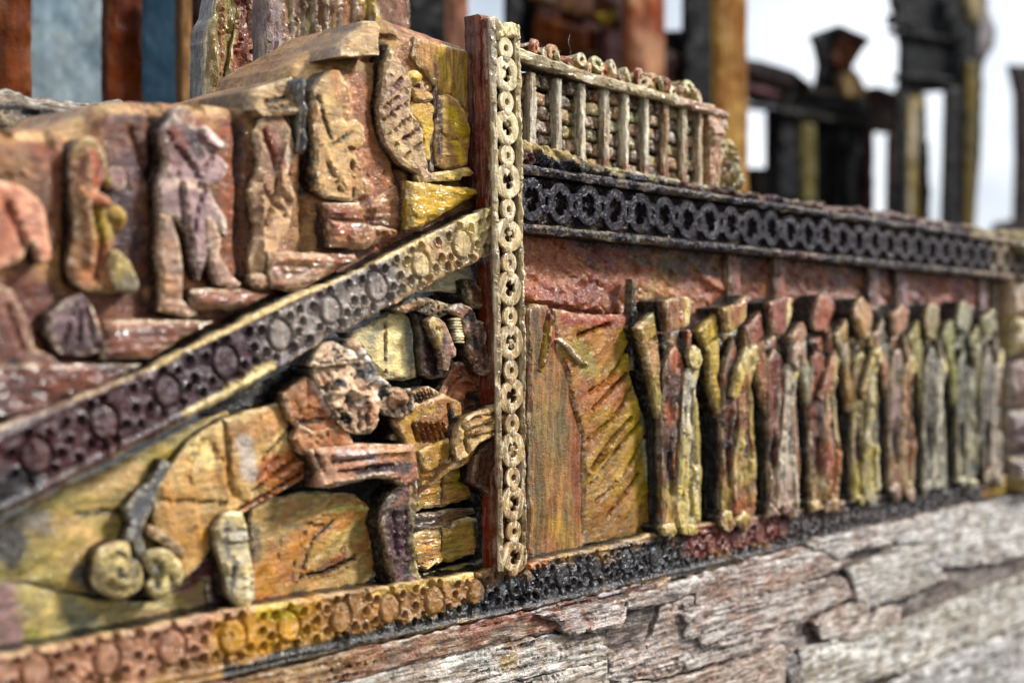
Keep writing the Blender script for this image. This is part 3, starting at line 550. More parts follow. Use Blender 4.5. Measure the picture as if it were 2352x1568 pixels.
S('stone_block', 'c32', [(1085, 330), (1160, 270), (1240, 232), (1330, 205), (1390, 200), (1425, 390), (1330, 430), (1225, 455), (1160, 470), (1080, 485)], .03, 'a8754a', '9a8438', panel, fac=.4, mat=M_H, th=.08, rough=.008, grain=.1, step=.008, jag=.007, feats=[('g', [(1238, 240), (1238, 440)], 5, 14)], paint=[([(1320, 230), (1340, 320)], 36, '968a34'), ([(1400, 220), (1420, 400)], 20, '0e0d10'), ([(1238, 250), (1236, 430)], 5, '120c0a')])
S('stone_block', 'c32', [(1062, 505), (1160, 490), (1210, 490), (1300, 470), (1440, 465), (1455, 500), (1380, 515), (1290, 570), (1210, 600), (1120, 610), (1064, 615)], .02, '4e3c2c', '7c5c40', panel, fac=.4, mat=M_H, th=.07, rough=.014, step=.008, grain=.1)
S('stone_block', 'c32', [(1060, 640), (1150, 610), (1230, 590), (1290, 600), (1370, 520), (1462, 520), (1470, 640), (1450, 755), (1330, 790), (1140, 850), (1075, 838), (1058, 740)], .035, 'ad8550', 'a08c46', panel, fac=.4, mat=M_H, th=.08, rough=.010, grain=.12, step=.008, jag=.008,
  feats=[('g', [(1240, 600), (1242, 760)], 4, 12), ('r', [(1290, 590), (1370, 525), (1455, 525)], 9, 14), ('g', [(1080, 830), (1180, 790)], 6, 9), ('g', [(1100, 700), (1300, 650)], 5, 6)], paint=[([(1120, 660), (1150, 760)], 34, 'b38652', .8), ([(1240, 610), (1242, 740)], 6, '1c120e'), ([(1440, 540), (1465, 740)], 20, '3a3520', .9), ([(1230, 625), (1232, 640)], 12, '120f0e')])
S('stone_block', 'c32', [(1128, 880), (1330, 830), (1540, 782), (1545, 838), (1300, 895), (1130, 925)], .02, '6c6a30', 'a08c50', panel, fac=.4, mat=M_H, th=.07, step=.009, grain=.15, paint=[([(1420, 830), (1530, 800)], 22, '0d0d0f')])
S('black_edge', 'c32', [(1395, 60), (1480, 20), (1540, 100), (1560, 400), (1560, 600), (1545, 790), (1480, 800), (1460, 640), (1470, 480), (1425, 400), (1400, 220)], .0, '101218', '22242c', panel, mat=M_GLOSS, th=.05, rough=.02, step=.009, paint=[([(1440, 380), (1450, 400)], 40, '3d3a26', .6)])  # near-black slab along the edge beside the post

# ---- reclining bearded figure
f = thing('carved_figure', 'large reclining bearded figure with pale pink hair along the lower left panel', 'carved figure', TL('F', 700, 1380, .08))
S('robe', 'F', [(358, 1185), (366, 1120), (400, 1068), (440, 1015), (480, 985), (520, 962), (590, 940), (645, 925), (672, 960), (700, 1040), (716, 1092), (650, 1130), (590, 1160), (530, 1205), (500, 1250), (462, 1300), (425, 1332), (400, 1300), (372, 1240)], .075, 'bda678', 'a8804e', f, th=.09, mat=M_D, dome=.03, r=.035, step=.009, mixs=6,
  feats=[('g', [(520, 965), (528, 1100), (545, 1140)], 5, 12), ('g', [(580, 1130), (700, 1040)], 4, 9), ('g', [(540, 1180), (700, 1085)], 4, 10), ('g', [(600, 1060), (690, 960)], 4, 8), ('g', [(590, 1100), (640, 1050)], 4, 8), ('r', [(600, 1120), (700, 1060)], 5, 8), ('g', [(370, 1150), (520, 1155)], 4, 7), ('g', [(440, 1060), (470, 1010)], 6, 8)],
  paint=[([(560, 1000), (640, 960)], 34, 'a0764c', .9), ([(620, 1080), (700, 1050)], 36, 'a0562c', .85), ([(560, 1170), (690, 1100)], 12, 'a85c2c', .9), ([(420, 1260), (500, 1200)], 24, 'a87a3c', .8), ([(450, 1020), (490, 1060)], 24, 'c9b888', .8), ([(560, 1020), (570, 1080)], 20, 'b3acac', .8), ([(500, 1230), (560, 1180)], 16, '9a5a30', .7), ([(580, 1155), (660, 1110)], 3, '281612')])
S('bud', 'c31', [(650, 870), (665, 760), (720, 700), (800, 675), (860, 690), (880, 780), (940, 830), (960, 940), (900, 1010), (800, 1050), (700, 1010), (645, 950)], .12, 'b3a67c', 'a0906a', f, th=.10, curve=True, dome=.05, step=.009, r=.04,
  feats=[('g', [(700, 800), (780, 760), (850, 820), (830, 900), (760, 900), (770, 860)], 16, 26), ('g', [(880, 780), (900, 900), (840, 1000)], 16, 24), ('g', [(700, 960), (800, 990)], 12, 16)], paint=[([(880, 700), (900, 820), (860, 900)], 22, '55555c', .9), ([(760, 860), (800, 900)], 28, '54504c', .8), ([(700, 720), (760, 700)], 24, 'b89c84', .7)])
S('bud', 'c31', [(940, 760), (1000, 725), (1070, 730), (1130, 780), (1170, 850), (1170, 930), (1110, 985), (1080, 1010), (1000, 1030), (950, 960), (985, 900), (940, 830)], .11, 'b5a878', '9c8f68', f, th=.09, curve=True, dome=.04, step=.009, r=.035,
  feats=[('g', [(980, 800), (1030, 860), (1000, 960)], 14, 26), ('g', [(1060, 870), (1110, 950)], 12, 20)], paint=[([(1000, 880), (1000, 970)], 24, '1f1e22'), ([(970, 820), (1010, 860)], 20, '58565c', .8), ([(1090, 960), (1110, 980)], 22, '3b2e26')])
S('stem', 'c31', [(1030, 150), (1080, 180), (1070, 260), (1010, 350), (975, 450), (925, 560), (905, 640), (935, 760), (880, 800), (860, 680), (800, 680), (830, 560), (795, 470), (880, 360), (960, 300), (1010, 220)], .07, '54565e', '3e4048', f, th=.07, mat=M_D, rough=.014, paint=[([(850, 540), (840, 660)], 18, '8a8c96')])
S('leaf', 'c31', [(945, 570), (1000, 590), (1070, 630), (1130, 680), (1190, 740), (1165, 790), (1100, 740), (1040, 690), (950, 640)], .085, '59392a', '8a6a48', f, th=.04, r=.012, paint=[([(940, 640), (1150, 780)], 10, '1c1518')])
S('forearm', 'c31', [(1370, 600), (1420, 510), (1480, 490), (1540, 495), (1565, 560), (1580, 660), (1595, 780), (1612, 900), (1612, 1040), (1570, 1090), (1510, 1085), (1455, 1020), (1440, 900), (1400, 760)], .12, 'a8a08c', 'b8aa80', f, th=.10, dome=.03, step=.008, rough=.014,
  feats=[('g', [(1400, 620), (1560, 600)], 10, 16), ('g', [(1440, 700), (1580, 680)], 8, 12), ('g', [(1480, 780), (1460, 980)], 9, 16), ('g', [(1540, 880), (1600, 850)], 8, 16), ('g', [(1540, 980), (1600, 940)], 8, 16)], paint=[([(1430, 560), (1450, 780)], 22, '606068', .8), ([(1490, 800), (1480, 960)], 16, '565660', .9), ([(1560, 880), (1570, 1010)], 22, 'd0c9b0', .8), ([(1480, 640), (1560, 630)], 14, 'dcdce0', .8)])
S('shoulder', 'c22', [(268, 1292), (330, 1240), (420, 1175), (500, 1190), (545, 1260), (590, 1390), (640, 1440), (640, 1530), (560, 1580), (470, 1560), (370, 1520), (310, 1470)], .11, 'a06844', 'b48468', f, th=.10, dome=.02, step=.008, side='1c1210',
  feats=[('g', [(330, 1480), (450, 1480), (640, 1440)], 10, 22), ('g', [(430, 1200), (420, 1400)], 10, 9), ('r', [(470, 1200), (520, 1350), (600, 1440)], 22, 18), ('g', [(330, 1300), (380, 1440)], 8, 8)], paint=[([(480, 1220), (540, 1360), (610, 1430)], 26, 'c9b4b4', .9), ([(330, 1300), (380, 1400)], 36, '96602c', .9), ([(340, 1485), (520, 1490)], 11, '241410')])
S('sleeve', 'F', [(715, 1035), (730, 1030), (840, 1018), (900, 1020), (955, 1022), (962, 1060), (968, 1100), (930, 1120), (905, 1100), (850, 1100), (760, 1122), (730, 1118), (735, 1085)], .15, 'b08670', '9a6450', f, th=.10, dome=.02, step=.008, rough=.012,
  feats=[('g', [(770, 1062), (860, 1050)], 5, 8), ('g', [(780, 1085), (900, 1070)], 5, 9), ('r', [(770, 1045), (940, 1035)], 6, 8), ('r', [(740, 1110), (880, 1085)], 5, 9), ('g', [(730, 1040), (745, 1080)], 5, 9)], paint=[([(830, 1090), (935, 1068)], 15, '3f1824', .95), ([(780, 1045), (860, 1048)], 12, 'c4b4bc', .9), ([(735, 1050), (735, 1075)], 8, '3a3438', .8), ([(770, 1110), (900, 1085)], 5, 'c8b8b0', .9), ([(900, 1040), (950, 1050)], 12, 'b0825c', .9)])
S('upper_arm', 'c22', [(375, 1500), (470, 1545), (640, 1500), (720, 1560), (760, 1660), (650, 1680), (520, 1750), (380, 1700), (330, 1600)], .115, '9c5c34', 'b08460', f, th=.09, step=.009, feats=[('g', [(420, 1560), (560, 1700)], 9, 12), ('g', [(540, 1540), (640, 1660)], 9, 12), ('g', [(380, 1560), (520, 1600)], 8, 9)])
S('leg', 'c32', [(885, 450), (930, 370), (980, 320), (1040, 262), (1085, 280), (1102, 330), (1085, 400), (1070, 460), (1062, 560), (1050, 650), (1052, 720), (1080, 810), (1128, 935), (1080, 950), (1040, 930), (1000, 955), (945, 952), (912, 800), (893, 650), (872, 560)], .125, '5c2a3a', '4a302c', f, th=.09, mat=M_D, dome=.03, step=.007, rough=.010, side='15090d',
  feats=[('g', [(940, 500), (960, 760)], 14, 16), ('g', [(1010, 480), (1010, 760)], 10, 12), ('r', [(1070, 300), (1060, 460), (1045, 620), (1050, 760), (1090, 900)], 14, 20), ('h', 1020, 850, 30, 45, 1.2)],
  paint=[([(960, 560), (980, 740)], 24, '4c1830'), ([(1060, 300), (1050, 440)], 24, '9d7c58', .9), ([(1050, 440), (1040, 640), (1050, 760)], 15, 'a09064', .95), ([(1060, 820), (1110, 930)], 24, 'd5cba4', .95), ([(1070, 300), (1095, 330)], 16, 'dcd8dc', .9), ([(940, 440), (1000, 400)], 28, '7a4a28', .8), ([(1010, 850), (1024, 870)], 24, '1c1a24', .9), ([(950, 880), (990, 940)], 20, '4a3018', .7)])
# head
S('head', 'c22', [(478, 1115), (560, 1075), (640, 1070), (720, 1080), (800, 1060), (890, 1068), (915, 1130), (960, 1190), (1002, 1242), (940, 1262), (918, 1300), (940, 1340), (910, 1430), (900, 1520), (860, 1560), (780, 1570), (700, 1540), (630, 1460), (560, 1330), (500, 1230)], .14, 'b8937c', 'c7ae9a', f, th=.14, dome=.03, step=.0065, rough=.024, rs=16, r=.03, side='2a2022', wash=.7,
  feats=[('h', 640, 1210, 60, 50, 1.3), ('b', 780, 1200, 60, 40, .5), ('h', 850, 1130, 70, 30, 1.0), ('g', [(480, 1110), (640, 1100), (780, 1085)], 9, 20), ('r', [(640, 1290), (700, 1250), (760, 1290), (750, 1350)], 14, 26), ('h', 700, 1320, 34, 40, 1.4), ('b', 740, 1350, 26, 34, 1.2), ('h', 720, 1440, 60, 26, 1.6), ('b', 895, 1300, 24, 36, 1.2),
         ('g', [(640, 1400), (700, 1500)], 10, 22), ('g', [(700, 1420), (740, 1540)], 9, 22), ('g', [(780, 1400), (790, 1540)], 9, 22), ('g', [(830, 1440), (840, 1540)], 9, 18), ('r', [(800, 1230), (900, 1200), (990, 1240)], 14, 22), ('g', [(560, 1130), (600, 1260)], 10, 16), ('g', [(510, 1140), (560, 1280)], 9, 12)],
  paint=[([(620, 1215), (660, 1215)], 44, '1c1a1e'), ([(790, 1150), (890, 1140)], 26, '3b4048'), ([(740, 1090), (880, 1080)], 12, '1b1a1e'), ([(690, 1310), (700, 1330)], 20, '24242c'), ([(690, 1440), (720, 1470)], 30, '1a1413'), ([(850, 1180), (980, 1235)], 20, 'c9cbd6', .95), ([(900, 1280), (900, 1320)], 20, 'd3cbc8', .9), ([(820, 1370), (880, 1480)], 40, 'a06c4c', .9), ([(560, 1130), (760, 1060)], 20, 'd2b49c', .9), ([(740, 1340), (742, 1370)], 22, 'd4bfae', .95), ([(880, 1080), (900, 1120)], 18, 'd5d8e2', .9), ([(530, 1180), (560, 1260)], 20, 'b88462', .8), ([(930, 1260), (950, 1340)], 20, '2b2628', .9)])
S('hair', 'c22', [(455, 1098), (500, 1010), (540, 960), (595, 935), (650, 950), (700, 975), (760, 1010), (780, 1050), (760, 1078), (680, 1090), (560, 1100), (490, 1112)], .165, 'cfb09c', 'dcc9bb', f, th=.12, dome=.03, step=.0065, rough=.014, rs=14, wash=.35, feats=[('g', [(520, 1060), (620, 980)], 10, 14), ('g', [(620, 1070), (700, 1000)], 10, 14), ('g', [(500, 1085), (760, 1060)], 7, 10), ('r', [(600, 950), (700, 1060)], 12, 12)], paint=[([(720, 1000), (770, 1050)], 18, 'dcdce2', .8)])
for cx, cy, rr, cc in ((790, 968, 52, 'cfaf9e'), (835, 1020, 44, 'd8d4da'), (880, 1060, 34, 'd4d2da'), (1080, 1330, 76, 'a67c62'), (1000, 1290, 40, '2a2626'), (895, 1290, 26, 'd4cac4'), (690, 1290, 40, 'c9b4a4'), (745, 1360, 30, 'd0bcae'), (800, 1330, 36, 'b08c74'), (830, 1240, 34, 'c4bcc0'), (770, 1430, 34, '8a6a54'), (850, 1420, 36, 'b08468'), (660, 1420, 30, '4a3c38'), (940, 1210, 30, 'cfd0d8'), (720, 1500, 30, '5a4438'), (620, 1310, 30, 'b8947c')):
    S('curl', 'c22', [(cx+rr*math.cos(a), cy+rr*1.15*math.sin(a)) for a in np.linspace(6.283, 0, 12)[:-1]], .15, cc, cc, f, th=.1, dome=.06, dr=.03, step=.008, rough=.02, wash=.6)
S('beard', 'c22', [(960, 1300), (1040, 1260), (1130, 1255), (1160, 1330), (1150, 1420), (1060, 1460), (980, 1440), (930, 1380)], .13, '8f6f5c', '4a3c36', f, th=.1, wash=.8, rough=.02, rs=18, step=.007, feats=[('g', [(1000, 1300), (1020, 1420)], 9, 22), ('g', [(1060, 1280), (1080, 1430)], 9, 22), ('g', [(1110, 1290), (1120, 1400)], 9, 22)])

# ---- musician behind the lattice post
f = thing('carved_figure', 'helmeted rust and ochre figure with a ribbed harp in the corner beside the post', 'carved figure', TL('F', 1040, 1180, .08))
S('cap', 'c22', [(1035, 712), (1100, 660), (1170, 625), (1240, 640), (1320, 650), (1405, 680), (1420, 730), (1350, 770), (1260, 760), (1170, 720), (1090, 745)], .09, 'a89070', '5c4432', f, th=.10, wash=.7, rough=.016, step=.007, rs=16, paint=[([(1060, 710), (1160, 690)], 14, 'bb9072', .9), ([(1150, 735), (1390, 745)], 18, '1a1210', .9), ([(1120, 640), (1180, 625)], 12, '14100f')])
S('cloak', 'c22', [(1165, 740), (1250, 770), (1270, 830), (1300, 900), (1340, 980), (1390, 1040), (1430, 1060), (1400, 1140), (1370, 1180), (1290, 1190), (1220, 1170), (1205, 1000), (1200, 880)], .07, '43242a', '2c1c1c', f, th=.12, mat=M_GLOSS, dome=.02, step=.008, side='0c0a0c', feats=[('g', [(1240, 960), (1360, 980)], 6, 9), ('g', [(1300, 900), (1310, 1160)], 7, 12), ('g', [(1230, 1060), (1370, 1080)], 6, 9)], paint=[([(1230, 1000), (1250, 1150)], 24, '54363a', .8), ([(1320, 1000), (1330, 1150)], 6, 'b8b0bc', .8)])
S('head', 'c22', [(1255, 790), (1290, 765), (1340, 770), (1380, 810), (1410, 880), (1450, 990), (1448, 1040), (1420, 1050), (1400, 1130), (1370, 1120), (1350, 1000), (1290, 880)], .115, '7f5c4c', '97786c', f, th=.10, dome=.03, step=.0065, rough=.012, feats=[('h', 1330, 870, 30, 34, 1.), ('g', [(1280, 850), (1350, 850)], 8, 14)],
  paint=[([(1285, 800), (1330, 850), (1335, 960)], 24, 'c4ae74', .95), ([(1340, 780), (1360, 830)], 18, '8a624c', .8), ([(1355, 900), (1360, 960)], 14, '1f2228', .9), ([(1395, 960), (1400, 1080)], 24, '8e6c68', .9)])
S('helmet', 'c22', [(1518, 520), (1545, 505), (1580, 520), (1620, 570), (1642, 640), (1645, 700), (1600, 715), (1560, 705), (1535, 640), (1525, 580)], .085, '8a6a54', '54382c', f, th=.1, wash=.5, dome=.03, step=.0065, rough=.016, rs=18, paint=[([(1530, 530), (1545, 640)], 12, 'c6b694', .9), ([(1600, 690), (1625, 700)], 16, 'b99a6c', .8)])
S('ruffle', 'c22', [(1395, 720), (1430, 685), (1480, 672), (1535, 695), (1570, 740), (1590, 790), (1630, 800), (1645, 860), (1640, 920), (1655, 1000), (1688, 1090), (1688, 1150), (1640, 1172), (1600, 1160), (1570, 1080), (1530, 1000), (1540, 930), (1500, 860), (1510, 810), (1460, 760)], .12, '7d564c', '96766c', f, th=.10, wash=.6, step=.006, rough=.012, r=.02,
  feats=[('h', 1510, 760, 36, 30, 1.6), ('h', 1590, 830, 40, 20, 1.5), ('h', 1560, 920, 36, 46, 1.8), ('h', 1600, 1090, 30, 34, 1.4), ('r', [(1480, 675), (1570, 750), (1560, 790), (1632, 812), (1640, 920), (1685, 1100)], 9, 16)],
  paint=[([(1505, 765), (1530, 775)], 28, '120e12'), ([(1555, 920), (1570, 950)], 34, '17100f'), ([(1590, 830), (1600, 832)], 20, '14100f'), ([(1410, 700), (1470, 690)], 12, 'd0c6c8', .9), ([(1640, 1150), (1680, 1130)], 16, '8a6a48', .8)])
for i in range(9):
    a = W3('c22', 1440+i*6, 770+i*20, .135)
    S('spring_coil', 'c22', [(1455+i*3+30*math.cos(t), 785+i*19+11*math.sin(t)) for t in np.linspace(6.283, 0, 9)[:-1]], .13, 'c9bc98', 'd5cdb4', f, th=.06, step=.008, r=.012, rough=.004)
S('torso', 'c22', [(1380, 1190), (1440, 1080), (1500, 1070), (1560, 1040), (1590, 1150), (1620, 1200), (1640, 1320), (1690, 1370), (1570, 1420), (1480, 1500), (1400, 1600), (1150, 1640), (1000, 1600), (1060, 1500), (1180, 1410), (1320, 1290)], .06, '8d4c34', 'a06a50', f, th=.12, wash=.5, step=.008, rough=.018, rs=12,
  feats=[('r', [(1440, 1080), (1470, 1180), (1560, 1220)], 16, 16), ('g', [(1480, 1170), (1400, 1260), (1280, 1420)], 8, 20), ('h', 1510, 1180, 30, 20, .9)], paint=[([(1440, 1100), (1560, 1160)], 44, '8e4c3c', .8), ([(1010, 1560), (1280, 1380)], 22, 'a8863c', .95), ([(1340, 1290), (1300, 1340)], 22, 'ad8a3a', .9), ([(1600, 1240), (1640, 1340)], 24, 'a08074', .8), ([(1540, 1300), (1640, 1380)], 24, '14100f', .9)])
S('comb', 'c22', [(1150, 1285), (1195, 1255), (1260, 1235), (1305, 1260), (1340, 1290), (1300, 1310), (1240, 1350), (1200, 1370)], .10, 'a87c5c', '74503e', f, th=.08, step=.0055, feats=[('g', [(1160+i*26, 1262), (1200+i*24, 1345)], 5, 26) for i in range(6)], paint=[([(1163+i*26, 1266), (1198+i*24, 1340)], 6, '0e0b0c') for i in range(6)])
S('harp', 'F', [(905, 962), (960, 925), (1020, 905), (1062, 925), (1066, 960), (1062, 1000), (1055, 1045), (1030, 1075), (1000, 1096), (965, 1104), (950, 1060), (935, 1020)], .10, 'a8803c', '8c5630', f, th=.10, mat=M_D, step=.006, rough=.010,
  feats=[('g', [(950+i*13, 975), (962+i*13, 1012)], 3.5, 10) for i in range(6)]+[('r', [(955+i*13, 970), (967+i*13, 1010)], 2.5, 5) for i in range(6)]+[('g', [(1030, 930), (1040, 1000)], 4, 9)],
  paint=[([(950+i*13, 977), (962+i*13, 1010)], 3, '1a1010') for i in range(6)]+[([(930, 965), (1000, 935)], 12, 'a8843c', .9), ([(1038, 940), (1042, 1010)], 5, '241412')])
S('pocket', 'c32', [(1108, 105), (1150, 80), (1230, 50), (1310, 15), (1335, 80), (1340, 150), (1300, 175), (1250, 195), (1180, 225), (1125, 240)], .125, 'a8822c', '96702c', f, th=.08, mat=M_D, step=.006, feats=[('h', 1205+i*38, 120-i*12, 8, 14, 1.6) for i in range(3)]+[('g', [(1230+i*30, 165-i*10), (1225+i*30, 195-i*10)], 4, 16) for i in range(4)], paint=[([(1115, 110), (1300, 25)], 7, 'b98c1c', .9)])
S('tail', 'c32', [(1080, 250), (1110, 240), (1200, 225), (1300, 180), (1370, 120), (1440, 60), (1540, -20), (1500, 100), (1400, 190), (1290, 240), (1180, 320), (1090, 330)], .075, '95683e', 'a88044', f, th=.08, mat=M_D, step=.008, grain=.5)
S('hand', 'F', [(1058, 985), (1072, 960), (1100, 945), (1142, 928), (1165, 933), (1167, 962), (1164, 985), (1130, 1005), (1102, 1020), (1075, 1052), (1056, 1060), (1050, 1020)], .17, '9a7044', 'b59a68', f, th=.13, mat=M_D, step=.006, rough=.010, grain=.45, ga=.8,
  feats=[('g', [(1085, 965), (1150, 945)], 3.5, 6), ('g', [(1085, 985), (1155, 965)], 3.5, 6), ('g', [(1090, 1005), (1140, 990)], 3.5, 6), ('g', [(1065, 975), (1080, 1040)], 5, 8), ('b', 1150, 935, 14, 8, .5)], paint=[([(1130, 934), (1162, 938)], 8, 'cfc290', .95), ([(1075, 970), (1082, 1000)], 6, '3a241c', .8), ([(1100, 975), (1155, 960)], 5, 'bfae8c', .8)])
S('drape', 'c32', [(1455, 140), (1500, 80), (1560, -10), (1590, 30), (1580, 120), (1560, 180), (1600, 240), (1612, 300), (1600, 365), (1540, 375), (1480, 330), (1435, 300), (1440, 220)], .11, '4a2a22', '7c5240', f, th=.10, mat=M_GLOSS, step=.007, rough=.018, feats=[('r', [(1560, 0), (1530, 150), (1600, 280)], 16, 20), ('g', [(1490, 120), (1480, 300)], 12, 20)], paint=[([(1570, 10), (1560, 160), (1600, 300)], 13, 'a8866c', .9), ([(1530, 350), (1580, 370)], 16, '9a5a34', .9)])

# =================================================================== BOTTOM DOTTED BAND
bt = [(-80, 1600), (60, 1590), (300, 1540), (500, 1500), (627, 1478), (900, 1435), (1215, 1388), (1292, 1372), (1480, 1330), (1595, 1302), (1750, 1272), (1950, 1243), (2150, 1208), (2330, 1178), (2456, 1160)]
bb = [(2456, 1206), (2250, 1255), (2100, 1300), (1900, 1352), (1740, 1392), (1500, 1440), (1275, 1492), (1000, 1552), (700, 1622), (400, 1695), (-80, 1790)]
A_ = WP('P', 0, 1660, .13); B_ = WP('P', 1250, 1435, .13); B2 = WP('P', 2400, 1190, .13)
fa = band_relief(A_, B_, .2, 11, hw=.08); fb = band_relief(WP('P', 1250, 1433, .13), B2, .19, 12, hw=.08)
bottom = slab('dotted_band', 'P', bt+bb, .12, .14, M_BAND, '8f6a40', '9c7a4c', None, fac=.3, step=.0052, r=.010, rough=.003, rs=22, jag=.006, mixs=9, side=BLACK,
    feats=[('fn', fa), ('fn', lambda P, d: .75*fb(P, d))],
    paint=[([(-80, 1650), (300, 1600), (560, 1520)], 90, '9c7462', .95), ([(560, 1560), (700, 1530), (760, 1520)], 70, 'ab7f34', .95), ([(640, 1490), (720, 1490)], 22, 'a89024', .95), ([(800, 1500), (1200, 1410)], 50, '96704a', .8), ([(900, 1450), (1160, 1400)], 12, 'b09458', .9),
           ([(560, 1640), (800, 1580), (1000, 1535), (1180, 1480)], 22, '101014', .95), ([(1210, 1500), (1270, 1450), (1340, 1432), (1500, 1390), (1660, 1350)], 76, '15172a', .97), ([(1180, 1510), (1235, 1440)], 30, '16182a', .95), ([(1230, 1385), (1330, 1372)], 16, 'a0653c', .9),
           ([(1690, 1330), (1800, 1300), (1950, 1275)], 60, '6a2418', .95), ([(1650, 1400), (1900, 1340), (2100, 1290)], 26, '14141c', .9), ([(1960, 1290), (2080, 1262), (2250, 1225), (2380, 1200)], 80, '33262b', 1, .3), ([(1640, 1400), (1700, 1385)], 30, '1a1420', 1), ([(2430, 1180), (2450, 1180)], 40, '8a7424', .95), ([(1960, 1250), (2060, 1230)], 20, '4d201c', .9)])
tag(bottom, 'long embossed bottom band under the robed figures, from orange at left to near black', 'trim band')
bottom.data.materials[0] = paint_mat('embossed_band_paint', 'N', bump=.35, fine=70, rough=.3, coat=.5, streak=.3, dry_glint_col='c9b48c', drym=.45, speck=.15)

# =================================================================== LATTICE POST
NC = .165
post = thing('lattice_post', 'upright cream lattice post with a chain of pierced rings, standing between gable and robed figures', 'post', TL('F', 1180, 1310, NC))
post['label'] = 'upright cream lattice post with a chain of pierced rings between two rails'
slab('backing', 'F', [(1128, 40), (1150, 44), (1153, 62), (1166, 50), (1192, 56), (1198, 72), (1203, 400), (1209, 800), (1211, 1297), (1152, 1310), (1143, 800), (1135, 400)], NC-.028, .085, M_LAT, '33282a', '4a281e', post, step=.010, r=.008, rough=.003, side='8a3418', mixs=5,
     paint=[([(1165, 300), (1170, 470)], 30, '4a4550', .8), ([(1170, 700), (1178, 1290)], 34, '6a4028', .7)])
slab('side_strip', 'F', [(1102, 34), (1128, 38), (1133, 400), (1136, 470), (1112, 455), (1106, 300)], .095, .07, M_V, '8d3818', '7a2c14', post, step=.010, r=.008, rough=.003, side='6a2412', dryw=.1, edge=.15, fac=.2)
slab('rail', 'F', [(1126, 40), (1141, 36), (1143, 120), (1147, 400), (1153, 800), (1160, 1290), (1160, 1312), (1150, 1312), (1141, 800), (1134, 400)], NC, .016, M_LAT, 'b3a580', '8f8478', post, step=.006, r=.008, rough=.004, rs=20, fac=.4, fs=.03, paint=[([(1150, 600), (1158, 1300)], 12, '7a6044', .9)], side='7a3018', jag=.002, dryw=.8)
slab('rail', 'F', [(1186, 62), (1197, 56), (1198, 72), (1203, 400), (1209, 800), (1212, 1298), (1203, 1300), (1200, 800), (1194, 400), (1188, 200)], NC, .05, M_LAT, 'b8aa80', '96876c', post, step=.006, r=.008, rough=.006, rs=20, paint=[([(1204, 700), (1208, 1300)], 8, '8b7458', .9)], side='3a2418', dryw=1)
slab('top_daub', 'F', [(1140, 37), (1152, 46), (1156, 62), (1166, 50), (1180, 50), (1194, 60), (1196, 84), (1180, 88), (1160, 84), (1148, 92), (1142, 70)], NC+.002, .04, M_LAT, 'd6caa2', 'bdb193', post, step=.006, r=.01, rough=.008, rs=20, feats=[('h', 1171, 70, 7, 8, 1.6)])
pr = rootpos(post)
big0 = sm0 = None
ys = np.arange(118, 1392, 131.0)
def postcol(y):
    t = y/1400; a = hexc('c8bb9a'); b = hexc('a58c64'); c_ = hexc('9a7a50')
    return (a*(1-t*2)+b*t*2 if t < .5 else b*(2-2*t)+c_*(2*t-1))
for i, y in enumerate(ys):
    for kind in (0, 1):
        yy = y+(62 if kind else 0)
        if yy > 1372: continue
        x = 1237+(yy-118)*.0175
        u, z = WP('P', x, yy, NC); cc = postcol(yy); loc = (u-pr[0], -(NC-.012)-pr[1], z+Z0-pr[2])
        if kind == 0:
            if sm0 is None: sm0 = ring_obj('small_ring', .023, .0235, .0135, .010, 'ffffff', M_LAT, post, loc, seg=22); sm0.color = (*cc, 1)
            else: dup(sm0, post, loc, color=cc, rot=(0, .15*math.sin(i*3), 0))
        else:
            if big0 is None: big0 = ring_obj('large_ring', .044, .043, .0150, .010, 'ffffff', M_LAT, post, loc, cusps=3, seg=36, notch=.9); big0.color = (*cc, 1)
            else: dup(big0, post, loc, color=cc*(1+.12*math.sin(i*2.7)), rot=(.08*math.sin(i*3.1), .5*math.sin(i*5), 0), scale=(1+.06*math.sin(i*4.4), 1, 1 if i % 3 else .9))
            # knuckle joining it to the small ring above
            k = block_obj('knuckle', .040, .024, .030, 'ffffff', M_LAT, post, (loc[0], loc[1]-.002, loc[2]+.050), seed=i, bev=.7) if i == 0 else dup(knuck, post, (loc[0]+.002*math.sin(i*7), loc[1]-.002, loc[2]+.052))
            if i == 0: knuck = k
            k.color = (*cc, 1)
            dup(knuck, post, (loc[0], loc[1]-.001, loc[2]-.05), color=cc)

for k, (yy, sx_) in enumerate([(178, .9), (300, .6), (372, 1.1), (566, .7), (640, 1.0), (838, .8), (905, .6), (1100, 1.1), (1232, .7)]):
    u, z = WP('P', 1237+(yy-118)*.0175+(6 if k % 2 else -5), yy, NC)
    dup(knuck, post, (u-pr[0], -(NC-.016)-pr[1], z+Z0-pr[2]), rot=(0, k*.9, 0), scale=(sx_, .7, sx_*1.2), color=postcol(yy)*(.8 if k % 2 else 1.1))

